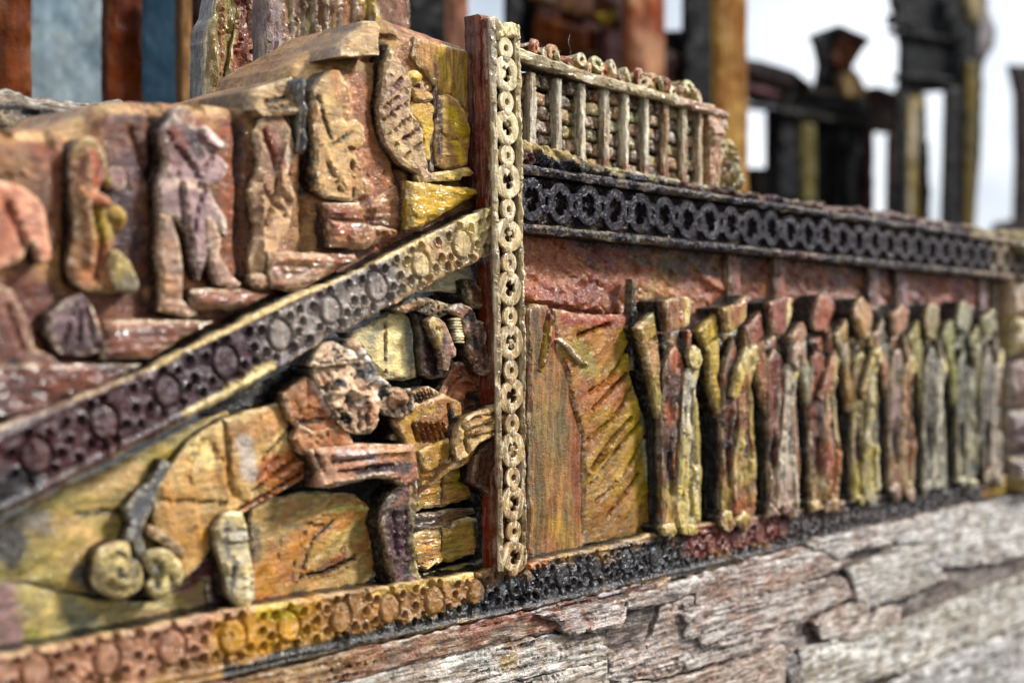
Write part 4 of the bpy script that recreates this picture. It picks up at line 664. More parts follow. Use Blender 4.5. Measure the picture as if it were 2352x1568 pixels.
# =================================================================== WALL BEHIND THE ROBED FIGURES
wall = thing('panelled_wall', 'long painted wooden wall panel behind the row of robed figures, rust red at the top', 'wall', (.1, .1, -.75))
U0, U1 = -.12, 4.9
slab('back_board', 'W', [(U0-.02, -.78), (U1, -.78), (U1, .46), (U0-.02, .46)], -.06, .3, M_N, '0c0a0c', '07070a', wall, step=.03, r=.01, rough=.01)
slab('upper_board', 'W', [(U0, .02), (.62, -.02), (.82, .0), (1.0, .08), (1.25, .1), (2, .1), (3, .11), (4.1, .1), (4.1, .43), (U0, .43)], .012, .08, M_N, '9a4a20', '7e3018', wall, step=.0125, r=.012, rough=.012, rs=7, grain=-.35, ga=.6, fac=.7, mixs=4, colb='a0602c', wash=.12, dry_glint=.12, ecol='b07850',  # a few pale flecks painted in as gloss glints
    feats=[('g', [(U0+.05, .18), (.5, .13), (.7, .12)], .012, .02), ('g', [(1.38, .2), (1.38, .42)], .012, .03), ('g', [(2.9, .12), (2.9, .42)], .012, .04)],
    paint=[([(.70, .12), (.88, .26), (.95, .34)], .11, '8c6c2c', .8), ([(.0, .3), (.3, .33)], .06, '9c5a30', .6), ([(.2, .2), (.45, .24)], .05, '7a2418', .7), ([(.7, .37), (1.1, .36), (1.5, .36)], .05, '3b3226', .8), ([(1.5, .3), (2.2, .32)], .12, '7d4636', .8), ([(2.4, .3), (3.2, .32)], .16, '75565c', .8), ([(3.3, .25), (3.9, .26)], .14, '7b3444', .8), ([(.3, .41), (4, .41)], .025, '1a1214', .7)])
RB = ['3d1a18', '5a2618']
for u in (1.34, 1.72, 2.62, 2.92, 3.95):
    slab('cleat', 'W', [(u, .2), (u+.09, .2), (u+.09, .415), (u, .415)], .05, .05, M_V, '8d4a36' if u < 2.5 else '80606a', '6a3a30', wall, step=.016, r=.01, rough=.01, side='150c0e')
slab('plank', 'F', [(1216, 712), (1232, 698), (1262, 700), (1276, 740), (1284, 800), (1310, 850), (1322, 940), (1340, 1000), (1342, 1275), (1290, 1288), (1216, 1300)], .045, .08, M_V, '7f6a3c', '94653a', wall, step=.010, r=.012, rough=.003, grain=math.pi/2, ga=.25, fac=.2, mixs=7, side='4a3a22', jag=.004,
    feats=[('g', [(1262, 715), (1248, 800), (1240, 850)], 4, 9), ('r', [(1268, 710), (1258, 790), (1244, 850)], 4, 7), ('b', 1320, 1108, 10, 8, .6)], paint=[([(1240, 1000), (1236, 1280)], 14, '6e5c34', .8), ([(1320, 900), (1330, 1180)], 22, '98502c', .8), ([(1270, 720), (1275, 800)], 18, '94482c', .9), ([(1230, 720), (1236, 860)], 13, '5b4a30', .9), ([(1270, 1200), (1310, 1270)], 30, 'a48340', .8), ([(1246, 850), (1262, 740)], 4, 'c0a040', .9)])
slab('feather_board', 'F', [(1276, 708), (1300, 712), (1330, 722), (1452, 722), (1456, 740), (1448, 860), (1482, 960), (1508, 1060), (1502, 1225), (1420, 1240), (1342, 1250), (1342, 1000), (1322, 940), (1306, 860), (1282, 800)], .055, .10, M_D, '96602c', '96762f', wall, step=.0085, r=.014, rough=.003, side='17110f', mixs=6, grain=.75, ga=.2, fac=.2, jag=.003,
    feats=[('g', P_, 4, 15) for P_ in ([(1352, 1010), (1400, 970), (1430, 930), (1450, 890)], [(1356, 1080), (1400, 1020), (1450, 960)], [(1360, 1110), (1430, 1020), (1472, 970)], [(1370, 1150), (1440, 1080), (1490, 990)], [(1400, 1180), (1470, 1090)], [(1330, 770), (1400, 745)], [(1355, 900), (1400, 870), (1450, 790)], [(1362, 940), (1440, 860)])]+
    [('r', P_, 4, 9) for P_ in ([(1362, 1105), (1436, 1015)], [(1374, 1145), (1444, 1075)], [(1294, 790), (1345, 840)], [(1352, 1085), (1402, 1030)])],
    paint=[([(1440, 740), (1440, 850), (1470, 1000), (1480, 1200)], 34, '9f8630', .95), ([(1350, 1220), (1480, 1190)], 34, '8f6a34', .9), ([(1300, 730), (1440, 735)], 20, '8e3a20', .9), ([(1330, 800), (1360, 860)], 30, '87903c', .5), ([(1350, 900), (1420, 900)], 40, '9c5a2c', .8), ([(1452, 860), (1500, 1060)], 10, '5f5c48', .9), ([(1482, 1000), (1486, 1100)], 6, 'aab0a8', .7)])
slab('glued_splinter', 'F', [(1288, 780), (1294, 776), (1342, 830), (1336, 836)], .075, .03, M_LAT, 'd5d0cc', 'c0b0a4', wall, step=.008, r=.008)
slab('crossbar', 'F', [(1342, 1258), (1500, 1232), (1600, 1218), (1600, 1240), (1490, 1262), (1342, 1284)], .04, .08, M_H, '4a3c2c', '2b2424', wall, step=.012, r=.008, rough=.012)
slab('black_rod', 'F', [(1456, 640), (1462, 640), (1464, 700), (1458, 850), (1450, 850), (1450, 740)], .07, .04, M_GLOSS, '101014', '202024', wall, step=.008, r=.006)

# =================================================================== ROBED FIGURES
REF = WP('F', 1565, 1220, .12)       # foot of the first figure
COLS = [('a8562a', 'b3a468', '8d8238', 'a87e50', '9a5c3c', '6a666c'),
        ('97552c', 'b5a266', 'a08438', 'a8903c', '9a5c38', '80807c'),
        ('8a3c24', 'a89088', '8d5c30', '8c3a20', '8a4028', '8a7a5c'),
        ('9c4c2c', 'a8946c', '7f8070', 'a05030', '9c5240', 'a87858'),
        ('a3945c', 'b0a25c', '7c7868', 'a07c48', 'a07048', '8a8464'),
        ('8f7c58', '9a6c48', '70706a', '9c6848', '94685c', '8d7470'),
        ('6c675a', '85857c', '5b5c3c', '8e8040', '8c7c78', '7c7c80'),
        ('5f6258', '9c9880', '7c8040', '80805c', '70706c', '8c9088'),
        ('504e44', '8e7c74', '6b6244', '75703c', '7c6860', '8c8480')]
LBL = ['first robed figure beside the feather board, with an orange robe and squared cream edged head',
       'second robed figure from the left, with a tan head block and yellow wing slat',
       'third robed figure from the left, with a deep red slat beside its head',
       'fourth robed figure from the left, orange robe open over a hollow chest',
       'fifth robed figure from the left, pale yellow chest and raised arms',
       'sixth robed figure from the left, brown slat and rust shoulder stroke',
       'seventh robed figure from the left, grey with one thin pale arm',
       'eighth robed figure from the left, grey green with a pale bent arm',
       'ninth and farthest robed figure, dark grey beside the far stone pier']
def px2(pl, n, u0, sx, rnd, amt=.010):
    o = []; lean = rnd.uniform(-.05, .05) if amt else 0
    for x, y in pl:
        u, z = WP('F', x, y, n); u = (u-REF[0])*sx+u0
        o.append((u+rnd.uniform(-amt, amt)+lean*(z-REF[1]-.4)*.5, z+rnd.uniform(-amt, amt)*1.6))
    return o
for i in range(9):
    rnd = random.Random(50+i); c = COLS[i]; u0 = REF[0]+(0, .415, .777, 1.152, 1.544, 1.924, 2.298, 2.702, 3.036)[i]; sx = .88; am = 0 if i == 0 else .017
    st = .010 if i < 4 else .014
    f = thing('robed_figure', LBL[i], 'carved figure', (u0, -.1, REF[1]-.02), 'robed figures standing in a row under the lattice frieze')
    def R(name, pl, n, ca, cb, th=.1, mat=M_V, **k):
        kw = dict(step=st*.8, r=.010, rough=.012, grain=math.pi/2, ga=.2, side='060607', mixs=8, jag=.0035, fac=.45, fs=.035, lines=.3); kw.update(k); kw['rough'] *= .5
        q = px2(pl, n, u0, sx, rnd, am); return slab(name, 'W', q, n, th, mat, ca, cb, f, **kw)
    def fz(x, y, n=.12): u, z = WP('F', x, y, n); return ((u-REF[0])*sx+u0, z)
    if i in (0, 1, 2, 5):
        R('head', [(1522, 690), (1566, 682), (1592, 684), (1588, 745), (1560, 756), (1532, 762)], .16, c[4], c[3], th=.14, rough=.008, paint=[([fz(1580, 686, .16), fz(1578, 745, .16)], .018, 'c2b888', .95)] if i in (0, 2) else ())
    else:
        R('head', [(1525, 700), (1545, 672), (1566, 668), (1585, 690), (1580, 745), (1560, 760), (1534, 755)], .14, c[4], c[3], th=.12, mat=M_N, curve=True)
    R('chest', [(1524, 768), (1560, 757), (1580, 756), (1586, 800), (1592, 842), (1578, 850), (1562, 820), (1552, 800), (1532, 815), (1520, 790)], .10, c[5], '201a1c', th=.12, rough=.02, mat=M_N, wash=.6, paint=[([fz(1536, 770, .1), fz(1545, 790, .1)], .03, c[3], .8)])
    R('robe', [(1528, 835), (1540, 805), (1553, 792), (1566, 820), (1577, 852), (1578, 930), (1572, 1000), (1570, 1060), (1562, 1130), (1558, 1210), (1545, 1222), (1522, 1216), (1520, 1100), (1516, 960), (1524, 880)], .135, c[0], '5a3020' if i < 5 else c[5], th=.16, wash=.2,
      feats=[('g', [fz(1530, 1050), fz(1534, 1130)], .012, .03), ('r', [fz(1545, 860), fz(1535, 1000), fz(1540, 1180)], .014, .012)], paint=[([fz(1532, 1040, .135), fz(1536, 1110, .135)], .022, '17151a', .85), ([fz(1535, 1140, .135), fz(1542, 1210, .135)], .05, c[1], .7)])
    R('robe_fold', [(1566, 1010), (1574, 900), (1576, 856), (1590, 840), (1600, 812), (1613, 822), (1614, 850), (1606, 880), (1600, 960), (1604, 1010), (1613, 1060), (1614, 1195), (1598, 1208), (1576, 1205), (1556, 1214), (1558, 1120)], .155, c[1], 'b3aea4' if i % 2 == 0 else c[0], th=.16, rough=.014, wash=.35,
      feats=[('g', [fz(1592, 1000), fz(1588, 1060)], .012, .04), ('g', [fz(1580, 900), fz(1576, 1180)], .010, .014)], paint=[([fz(1592, 1005, .155), fz(1588, 1055, .155)], .02, '17181c', .9), ([fz(1604, 830, .155), fz(1604, 860, .155)], .025, 'c2b27c', .9)])
    R('side_panel', [(1602, 880), (1612, 930), (1620, 1010), (1622, 1100), (1619, 1206), (1606, 1212), (1606, 1100), (1600, 1000)], .10, c[2], c[1], th=.10, rough=.006)
    R('wing_slat', [(1452, 752), (1470, 740), (1497, 716), (1506, 760), (1512, 830), (1512, 860), (1518, 930), (1520, 965), (1510, 960), (1494, 890), (1474, 820)], .125, c[3], c[2], th=.13, rough=.006, mat=M_D, feats=[('g', [fz(1480, 790, .125), fz(1500, 775, .125)], .006, .012)])
    R('shoulder_stroke', [(1583, 760), (1589, 756), (1600, 830), (1603, 860), (1596, 860), (1588, 810)], .14, c[4], c[0], th=.08, r=.008)
    if i in (1, 3, 4):     # raised forearm crossing the chest
        R('arm', [(1586+2*i, 800), (1596, 808), (1578, 870), (1556, 930), (1545, 925), (1566, 860)], .175, c[1] if i != 3 else c[0], c[3], th=.06, mat=M_D)
    if i in (0, 1, 2, 4, 7):  # knob of a hand at the top of the fold
        R('hand', [(1592, 800), (1604, 792), (1617, 802), (1622, 826), (1612, 850), (1598, 846), (1590, 822)], .18, 'c4b27c' if i < 5 else 'a8a890', c[1], th=.07, mat=M_N, rough=.03, wash=.3)
    for q in ([(1512, 1214), (1520, 1202), (1546, 1200), (1556, 1222), (1545, 1236), (1518, 1234)], [(1568, 1206), (1590, 1198), (1606, 1204), (1618, 1222), (1600, 1232), (1574, 1230)]):
        q = [(a+(4 if a < 1560 else -4), 1216+(b-1216)*.8) for a, b in q]
        R('foot', q, .165, '7a4432' if i < 4 else c[5], c[1], th=.12, mat=M_N, rough=.02, feats=[('g', [fz(q[1][0]+8, q[1][1]), fz(q[4][0]-2, q[4][1])], .008, .02)])

# =================================================================== FAR STONE PIER at the right end
pier = thing('stone_pier', 'blurred mauve and cream block pier at the right end of the wall', 'pier', (4.5, 0, -.75))
rnd = random.Random(4)
slab('core', 'W', [(4.17, -.78), (5.6, -.78), (5.6, .45), (4.17, .45)], .05, .5, M_N, '4b3238', '35262c', pier, step=.03, r=.02)
for k, (a, b, c, d_, cc, c2) in enumerate([(4.20, 4.62, .20, .42, 'a8906c', '8d7058'), (4.64, 5.2, .16, .42, 'b8a668', '9a8450'), (4.20, 4.55, -.03, .18, 'a89a64', '77604c'), (4.58, 5.2, -.08, .14, 'a08a50', '80685c'),
        (4.2, 4.48, -.32, -.05, '6e5450', '8a706c'), (4.5, 5.2, -.34, -.11, '5e4248', '7c6468'), (4.2, 4.6, -.56, -.34, '70545c', '543a40'), (4.62, 5.2, -.58, -.36, '6b5054', '8a7472'), (4.2, 5.2, -.76, -.6, '5a4348', '745c5e')]):
    slab('stone_block', 'W', [(a, c), (b, c+rnd.uniform(-.02, .02)), (b, d_), (a, d_+rnd.uniform(-.02, .02))], .13+rnd.uniform(-.02, .03), .1, M_N, cc, c2, pier, step=.02, r=.04, rough=.03, rs=6)
slab('ledge', 'W', [(4.18, -.8), (5.6, -.8), (5.6, -.72), (4.18, -.72)], .22, .2, M_N, '8a7428', '5c4a2a', pier, step=.02, r=.02, rough=.01)

# =================================================================== LATTICE FRIEZE
fr = thing('lattice_frieze', 'dark plum beam of linked open rings running right above the robed figures', 'frieze', (.1, -.1, .4))
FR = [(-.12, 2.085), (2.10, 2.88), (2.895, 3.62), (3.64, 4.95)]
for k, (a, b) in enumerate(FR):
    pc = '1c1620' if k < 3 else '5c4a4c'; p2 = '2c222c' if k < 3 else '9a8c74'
    slab('backing', 'W', [(a, .43), (b, .43), (b, .62), (a, .62)], .055, .11, M_GLOSS, '141218', '40201a', fr, step=.03, r=.006, rough=.004)
    slab('rail', 'W', [(a, .405), (b, .405), (b, .437), (a, .437)], .125, .17, M_GLOSS, pc, p2, fr, step=.0095, r=.012, rough=.008, rs=14, jag=.004, dry_glint=.45, side='0a0a0d', paint=[([(1.7, .42), (2.0, .42)], .02, '5a281c', .7)])  # extra pale flecks on both rails are painted glints
    slab('rail', 'W', [(a, .607), (b, .607), (b, .637), (a, .637)], .125, .17, M_GLOSS, pc, p2, fr, step=.0095, r=.012, rough=.008, rs=14, jag=.004, dry_glint=.45, side='0a0a0d')
frp = rootpos(fr); L0 = S0 = None
for i in range(31):
    u = -.02+i*.160
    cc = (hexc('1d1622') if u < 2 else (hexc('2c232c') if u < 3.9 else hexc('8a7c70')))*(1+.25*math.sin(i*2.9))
    for kind in (0, 1):
        uu = u+(.080 if kind else 0)
        if uu > 4.85: continue
        loc = (uu-frp[0], -.095-frp[1], .522+Z0-frp[2]+.004*math.sin(i*4))
        if kind == 0:
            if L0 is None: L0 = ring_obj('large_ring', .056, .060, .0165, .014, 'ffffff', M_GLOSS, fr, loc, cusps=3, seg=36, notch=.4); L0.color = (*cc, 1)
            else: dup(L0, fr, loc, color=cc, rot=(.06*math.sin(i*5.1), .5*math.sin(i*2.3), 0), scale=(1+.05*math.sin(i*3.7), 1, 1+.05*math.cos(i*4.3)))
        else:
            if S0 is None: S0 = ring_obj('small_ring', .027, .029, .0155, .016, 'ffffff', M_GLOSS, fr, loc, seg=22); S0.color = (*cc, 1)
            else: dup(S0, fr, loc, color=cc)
slab('ledge', 'W', [(-.12, .638), (4.95, .638), (4.95, .672), (3.6, .675), (2.9, .683), (2, .675), (1.3, .672), (.9, .668), (.6, .665), (.34, .692), (.2, .705), (.05, .725), (-.12, .735)], .09, .22, M_GLOSS, '45201c', '6b3a34', fr, step=.0105, r=.022, rough=.028, rs=15, jag=.016, side='2a1414', dry_glint=.5, wash=.4,  # pale flecks here are glints painted into the colour
     paint=[([(.08, .65), (.5, .64), (.9, .63)], .045, '15131c', .95), ([(-.1, .725), (.25, .70)], .022, 'b8a876', .95), ([(.25, .68), (.55, .655)], .012, '8a8060', .8), ([(2.4, .66), (3.4, .665)], .03, '7c6468', .8), ([(3.7, .66), (4.9, .66)], .05, 'a89c7c', .9)])
slab('ledge_back', 'W', [(-.12, .62), (4.95, .62), (4.95, .655), (-.12, .655)], -.05, .5, M_N, '5b2a22', '7a4a3c', fr, step=.03, r=.02, rough=.02)
slab('crust', 'W', [(4.3, .58), (4.6, .55), (4.95, .57), (4.95, .70), (4.6, .71), (4.35, .69)], .17, .2, M_N, 'b5ac84', 'd0c8a8', fr, step=.018, r=.03, rough=.05, rs=9)
slab('dark_hook', 'W', [(4.18, .60), (4.30, .52), (4.5, .50), (4.52, .54), (4.34, .57), (4.26, .63)], .2, .08, M_N, '2a2424', '55483a', fr, step=.015, r=.02)

# =================================================================== BALUSTRADE
bal = thing('balustrade', 'small balustrade of ten pale balusters over scalloped bricks, beside the post', 'balustrade', (.1, .0, .69))
slab('brick_backing', 'W', [(-.1, .66), (1.42, .66), (1.42, 1.0), (-.1, 1.0)], -.06, .06, M_N, '2c1f18', '14110f', bal, step=.03, r=.006)
bp_ = rootpos(bal); BR = None
for r_ in range(6):
    for k in range(20):
        u = -.09+k*.079+(.04 if r_ % 2 else 0); z = .70+r_*.052
        if u > 1.41: continue
        rr = random.Random(r_*40+k); cc = hexc(rr.choice(['5c4020', '6a5a28', '7a5c30', '4a3020', '75502c', '60402c', '6e6a3c']))*rr.uniform(.8, 1.6)+ (hexc('5a5c30')*.5 if u > 1.1 else 0)
        loc = (u-bp_[0], .02-bp_[1]+rr.uniform(-.008, .008), z+Z0-bp_[2]+rr.uniform(-.004, .004))
        if BR is None: BR = block_obj('brick', .080, .05, .047, 'ffffff', M_N, bal, loc, seed=2, bev=.22, k=3); BR.color = (*cc, 1)
        else: dup(BR, bal, loc, color=cc, rot=(rr.uniform(-.25, .1), rr.uniform(-.1, .1), rr.uniform(-.15, .15)))
for k, X in enumerate([1224, 1285, 1339, 1393, 1437, 1485, 1530, 1573, 1609, 1649]):
    u = WP('F', X, 300, .03)[0]; w = .0145; j = .0015*math.sin(k*5)
    slab('baluster', 'W', [(u-w, .665+j), (u+w, .665-j), (u+w*1.05+j, .83), (u+w, .985), (u-w, .985), (u-w*1.05+j, .83)], .035, .05, M_V, 'b8b09a' if k % 3 else 'a08a68', 'c4c0b8' if k < 6 else 'a0704c', bal, step=.0065, r=.006, rough=.003, rs=22, grain=math.pi/2, side='1c100c', jag=.002, fac=.12, fs=.02, edge=.3,
         paint=[([(u, .69), (u, .66)], .035, '8d4a34', .85)] if 2 < k < 8 else (), dryw=1)
slab('top_rail', 'W', [(-.1, 1.01), (.4, .988), (.8, .982), (1.2, .972), (1.31, .968), (1.33, .99), (1.2, 1.01), (.8, 1.018), (.4, 1.025), (-.1, 1.055)], .06, .10, M_H, 'b8ad8c', '8f7c5c', bal, step=.008, r=.008, rough=.005, fac=.4, rs=14, jag=.004, side='5c4030', paint=[([(.08, 1.01), (.2, 1.01)], .04, '7f7058', .7), ([(1.0, .99), (1.44, .98)], .04, '8d5c4c', .8)], dryw=1)
slab('foot_rail', 'W', [(.42, .655), (1.42, .645), (1.42, .672), (.42, .69)], .06, .10, M_N, '3c2018', '8a8a5c', bal, step=.009, r=.012, rough=.018, rs=14, jag=.007)
CL = [(395, 282), (430, 345), (510, 312), (545, 375), (600, 390), (690, 372), (735, 430), (800, 400), (840, 440), (890, 420), (930, 490), (985, 470), (1060, 470), (1100, 520), (1150, 492), (1200, 530), (1230, 515), (1280, 580), (1330, 575), (1385, 548), (1420, 590), (1440, 610)]
CR0 = None
for k, (x, y) in enumerate(CL):
    u, z = WP('c13', x, y, .03); cc = hexc(['a05230', 'b39a64', 'b0845a', 'a8a06c'][k % 4])
    loc = (u-bp_[0], -.022-bp_[1], z-.010+Z0-bp_[2])
    rt = ((-.3 if k % 2 else .25), [.4, -.5, .1, .7][k % 4], [.5, -.4, .2][k % 3])
    if CR0 is None: CR0 = ring_obj('cresting_loop', .024, .017, .010, .020, 'ffffff', M_N, bal, loc, seg=16, notch=.5); CR0.color = (*cc, 1); CR0.rotation_euler = rt
    else: dup(CR0, bal, loc, color=cc, rot=rt, scale=(1.1, 1, 1.15) if k % 3 == 0 else None)
slab('cresting_strip', 'c13', [(330, 300), (350, 270), (400, 258), (450, 290), (480, 292), (520, 290), (548, 310), (560, 370), (600, 385), (640, 362), (690, 352), (738, 368), (735, 400), (770, 410), (790, 385), (835, 400), (860, 425), (890, 398), (925, 410), (915, 440), (960, 450), (1010, 450), (1040, 470), (1080, 455), (1095, 480), (1130, 480), (1170, 470), (1190, 500), (1240, 500), (1262, 525), (1270, 560), (1330, 570), (1350, 535), (1420, 530), (1425, 560), (1460, 600), (1475, 640), (1480, 672), (1300, 640), (1100, 590), (900, 545), (700, 490), (500, 440), (330, 400)], .015, .06, M_N, '8a6a40', 'b3a070', bal, step=.0065, r=.012, rough=.03, rs=22, jag=.016, wash=.6, fac=1.2, fs=.03, paint=[([(x_, y_-12)], 26, 'a0522c', .9) for x_, y_ in CL[::2]])
slab('end_cap', 'c13', [(1480, 655), (1560, 665), (1590, 715), (1625, 730), (1632, 860), (1600, 880), (1590, 1000), (1575, 1175), (1548, 1175), (1545, 900), (1530, 720)], .06, .14, M_N, '9a5c48', 'a88a6c', bal, step=.010, r=.012, rough=.012)
slab('end_crust', 'c13', [(1590, 890), (1690, 895), (1720, 960), (1755, 1050), (1772, 1130), (1765, 1200), (1560, 1190)], .0, .14, M_N, 'a09a6c', '8a6c48', bal, step=.010, r=.03, rough=.045, rs=12, jag=.012, paint=[([(1640, 1050), (1650, 1060)], 30, '4c4a28', .8), ([(1730, 1100), (1750, 1160)], 24, 'b5b5b8', .8)])
fb_ = tube_obj('stray_fibre', [W3('c13', 630, 355, .02), W3('c13', 636, 320, .03), W3('c13', 622, 275, .03), W3('c13', 630, 222, .02)], .0012, '3a2c2a', M_N)
tag(fb_, 'single hair thin fibre sticking up above the balustrade cresting', 'fibre')

# =================================================================== DRIFTWOOD BASE
PL = [
 # crop, polygon, n, base colour, second colour, label, extras
 ('P', [(-80, 1800), (400, 1702), (700, 1630), (1000, 1556), (1275, 1496), (1500, 1442), (1640, 1412), (1640, 1440), (1480, 1500), (1330, 1545), (1150, 1590), (900, 1650), (600, 1720), (-80, 1860)], .13, 'a6764a', 'a08468', 'tan and rust painted driftwood strip directly under the bottom dotted band', 'a0552c'),
 ('c33', [(-1000, 1620), (-500, 1480), (-100, 1370), (120, 1310), (480, 1270), (860, 1215), (870, 1260), (850, 1330), (960, 1390), (700, 1470), (300, 1560), (-200, 1640), (-900, 1800)], .12, 'ccc2b6', 'dcd4c8', 'crackled off white driftwood board with a yellow lichen spot', 'b08a60'),
 ('c33', [(430, 1130), (840, 1050), (1010, 1090), (1000, 1150), (960, 1220), (690, 1265), (600, 1240), (580, 1185)], .155, 'b5a49a', 'c4b5ac', 'pale splintered driftwood chip lying over the rust strip', 'a0603c'),
 ('c33', [(830, 1060), (1200, 960), (1500, 870), (2000, 740), (2500, 600), (3200, 420), (3200, 520), (2400, 740), (1960, 900), (1400, 1010), (1250, 1060), (1000, 1100)], .14, 'b3a8a0', 'c9c0b8', 'long whitened driftwood splinter along the upper edge of the base', 'b09080'),
 ('c33', [(1000, 1110), (1200, 1090), (1240, 1140), (1200, 1240), (1120, 1320), (1040, 1350), (960, 1300), (990, 1230)], .07, '8c4626', '7a3a22', 'rust brown knot hole sunk in the driftwood base', '5a2c1c'),
 ('c33', [(1180, 1240), (1240, 1060), (1400, 1015), (1900, 920), (2080, 950), (1960, 1130), (1960, 1330), (1640, 1430), (1200, 1540), (880, 1560), (900, 1400), (1120, 1330)], .12, 'b5988a', 'c9bcb4', 'broad pinkish driftwood board right of the knot hole', 'a8785c'),
 ('c33', [(1360, 1130), (1440, 1110), (1560, 1080), (1960, 1020), (1960, 1130), (1980, 1200), (1700, 1330), (1500, 1345), (1460, 1290), (1380, 1270), (1400, 1190)], .175, 'c4b8b0', 'b5a098', 'raised white flaking driftwood scab on the pinkish board', 'a87458'),
 ('c34', [(-120, 900), (300, 760), (620, 690), (750, 720), (880, 790), (700, 880), (400, 980), (0, 1060), (-120, 1070)], .15, 'a87c66', 'c4b8b0', 'rust streaked driftwood splinter below the whitened one', '8f4a2c'),
 ('c34', [(600, 690), (640, 650), (1110, 550), (1130, 570), (1160, 640), (1130, 690), (880, 730), (780, 780), (720, 730)], .18, 'cfcac4', 'bcb2aa', 'white squared driftwood chip near the far end of the base', 'a8806c'),
 ('c34', [(1130, 560), (1500, 470), (1860, 380), (2100, 330), (2100, 720), (1800, 800), (1420, 840), (1330, 690), (1180, 700)], .14, 'ccc8c4', 'd8d6d4', 'large grey white driftwood board at the right edge', 'a09078'),
 ('c34', [(840, 840), (1160, 700), (1340, 690), (1420, 830), (1500, 900), (1280, 1000), (1000, 1080), (880, 1040), (890, 960)], .15, 'c4c0b8', 'b5b0a8', 'grey driftwood board under the white squared chip', 'a08a70'),
 ('c34', [(-200, 1060), (0, 1050), (400, 980), (700, 900), (840, 900), (880, 1020), (640, 1130), (520, 1200), (500, 1290), (200, 1380), (-200, 1500)], .13, 'bcb0aa', 'a89488', 'grooved pink grey driftwood board in the middle of the base', 'a88474'),
 ('c34', [(635, 1180), (760, 1100), (900, 1045), (980, 1090), (1000, 1170), (1080, 1080), (1180, 1080), (1180, 1180), (900, 1290), (690, 1290)], .17, 'b8a090', 'c4b4a4', 'notched orange tinted driftwood block beside the gap', 'a0684c'),
 ('c34', [(520, 1180), (630, 1170), (660, 1230), (650, 1270), (560, 1275)], .09, '8a4a34', '3a302c', 'small rust peg wedged in a gap between driftwood boards', '5a2c1c'),
 ('c34', [(540, 1350), (700, 1310), (1180, 1180), (1420, 1080), (2100, 820), (2100, 1130), (1700, 1300), (1300, 1460), (560, 1700)], .15, 'bdb6a8', 'ccc8c0', 'wide silvery driftwood board with green grey grain at lower right', '9a8a60'),
 ('c34', [(460, 1370), (500, 1365), (540, 1400), (550, 1480), (545, 1600), (480, 1600), (460, 1480)], .14, 'a87c60', '6c6a70', 'thin upright driftwood wedge between two lower boards', '30303a'),
 ('c34', [(-700, 1700), (-300, 1590), (0, 1480), (250, 1390), (440, 1320), (455, 1400), (450, 1600), (460, 1700)], .14, 'b0866c', 'b59f92', 'orange brown driftwood board at the bottom edge', 'a87c60'),
 ('c34', [(1000, 1640), (1300, 1470), (1720, 1310), (2100, 1150), (2100, 1700), (1000, 1720)], .20, 'c8c8ca', 'b0aeac', 'rough silver driftwood lump in the bottom right corner', '70665c'),
 ('c33', [(-200, 1640), (300, 1565), (880, 1420), (900, 1570), (1160, 1560), (1190, 1590), (900, 1760), (-200, 1900)], .12, 'c2b8aa', 'b3a696', 'cracked white driftwood board at the bottom centre', 'a88462'),
 ('c33', [(1200, 1570), (1480, 1490), (1700, 1440), (1960, 1370), (2100, 1340), (1600, 1700), (1000, 1800)], .15, 'a88468', 'b09884', 'brown driftwood board below the black crack', '9a5c3c'),
]
deck = slab('driftwood_core', 'W', [(-2.4, -2.2), (6.5, -2.3), (6.5, -.85), (1.2, -.9), (-2.4, -.9)], .10, .7, M_WOOD, '8d8078', '6d5a50', None, step=.016, r=.02, grain=0, lines=1.2, dry_glint=.3, ga=.3, fac=.3)
tag(deck, 'dark timber mass in the gaps behind the driftwood boards', 'timber')
def mixh(a, b, t): return ''.join('%02x' % int(int(a[i:i+2], 16)*(1-t)+int(b[i:i+2], 16)*t) for i in (0, 2, 4))
for cr, pl, n, ca, cb, lb, ru in PL:
    if n >= .12 and 'strip' not in lb: n = .125+(n-.12)*.5; ca = mixh(ca, 'c2b8ac', .4); cb = mixh(cb, 'c9c1b8', .4); ru = mixh(ru, 'a8917c', .45)
    ft = []; pt = []
    if 'crackled' in lb: pt = [([(215, 1440), (265, 1420)], 52, 'a58c1c', .97), ([(210, 1445), (212, 1450)], 17, '30282a', .95), ([(240, 1310), (330, 1320)], 40, 'a0703c', .8)]; ft = [('g', [(-100, 1500), (300, 1480), (800, 1360)], 8, 14), ('g', [(-100, 1400), (100, 1370), (400, 1330)], 8, 14)]
    if 'knot' in lb: ft = [('r', [(1060, 1130), (1070, 1240)], 22, 26)]; pt = [([(1060, 1130), (1070, 1240)], 30, '7a7450', .9), ([(1110, 1100), (1160, 1110)], 22, '3a1c12', .9)]
    if 'directly' in lb: pt = [([(600, 1660), (900, 1600)], 34, 'b0843c', .8), ([(1150, 1520), (1400, 1480)], 24, 'a0522c', .8), ([(1300, 1490), (1600, 1425)], 14, '30384c', .8)]
    q = [WP(cr, x, y, n) for x, y in pl]; u_ = max(p[0] for p in q)
    o = slab('driftwood_board', cr, pl, n, .12, M_WOOD, ca, cb, None, step=.0095 if u_ < 2.5 else .014, r=.010, rough=.004, rs=5, jag=.009, grain=.0, ga=.25, fac=.12, fs=.12, lines=1.0, dry_glint=.4, edge=.2, feats=ft, paint=pt, colb=ru, side='5a4234', mixs=6)
    tag(o, lb, 'driftwood board', 'driftwood boards under the bottom band')

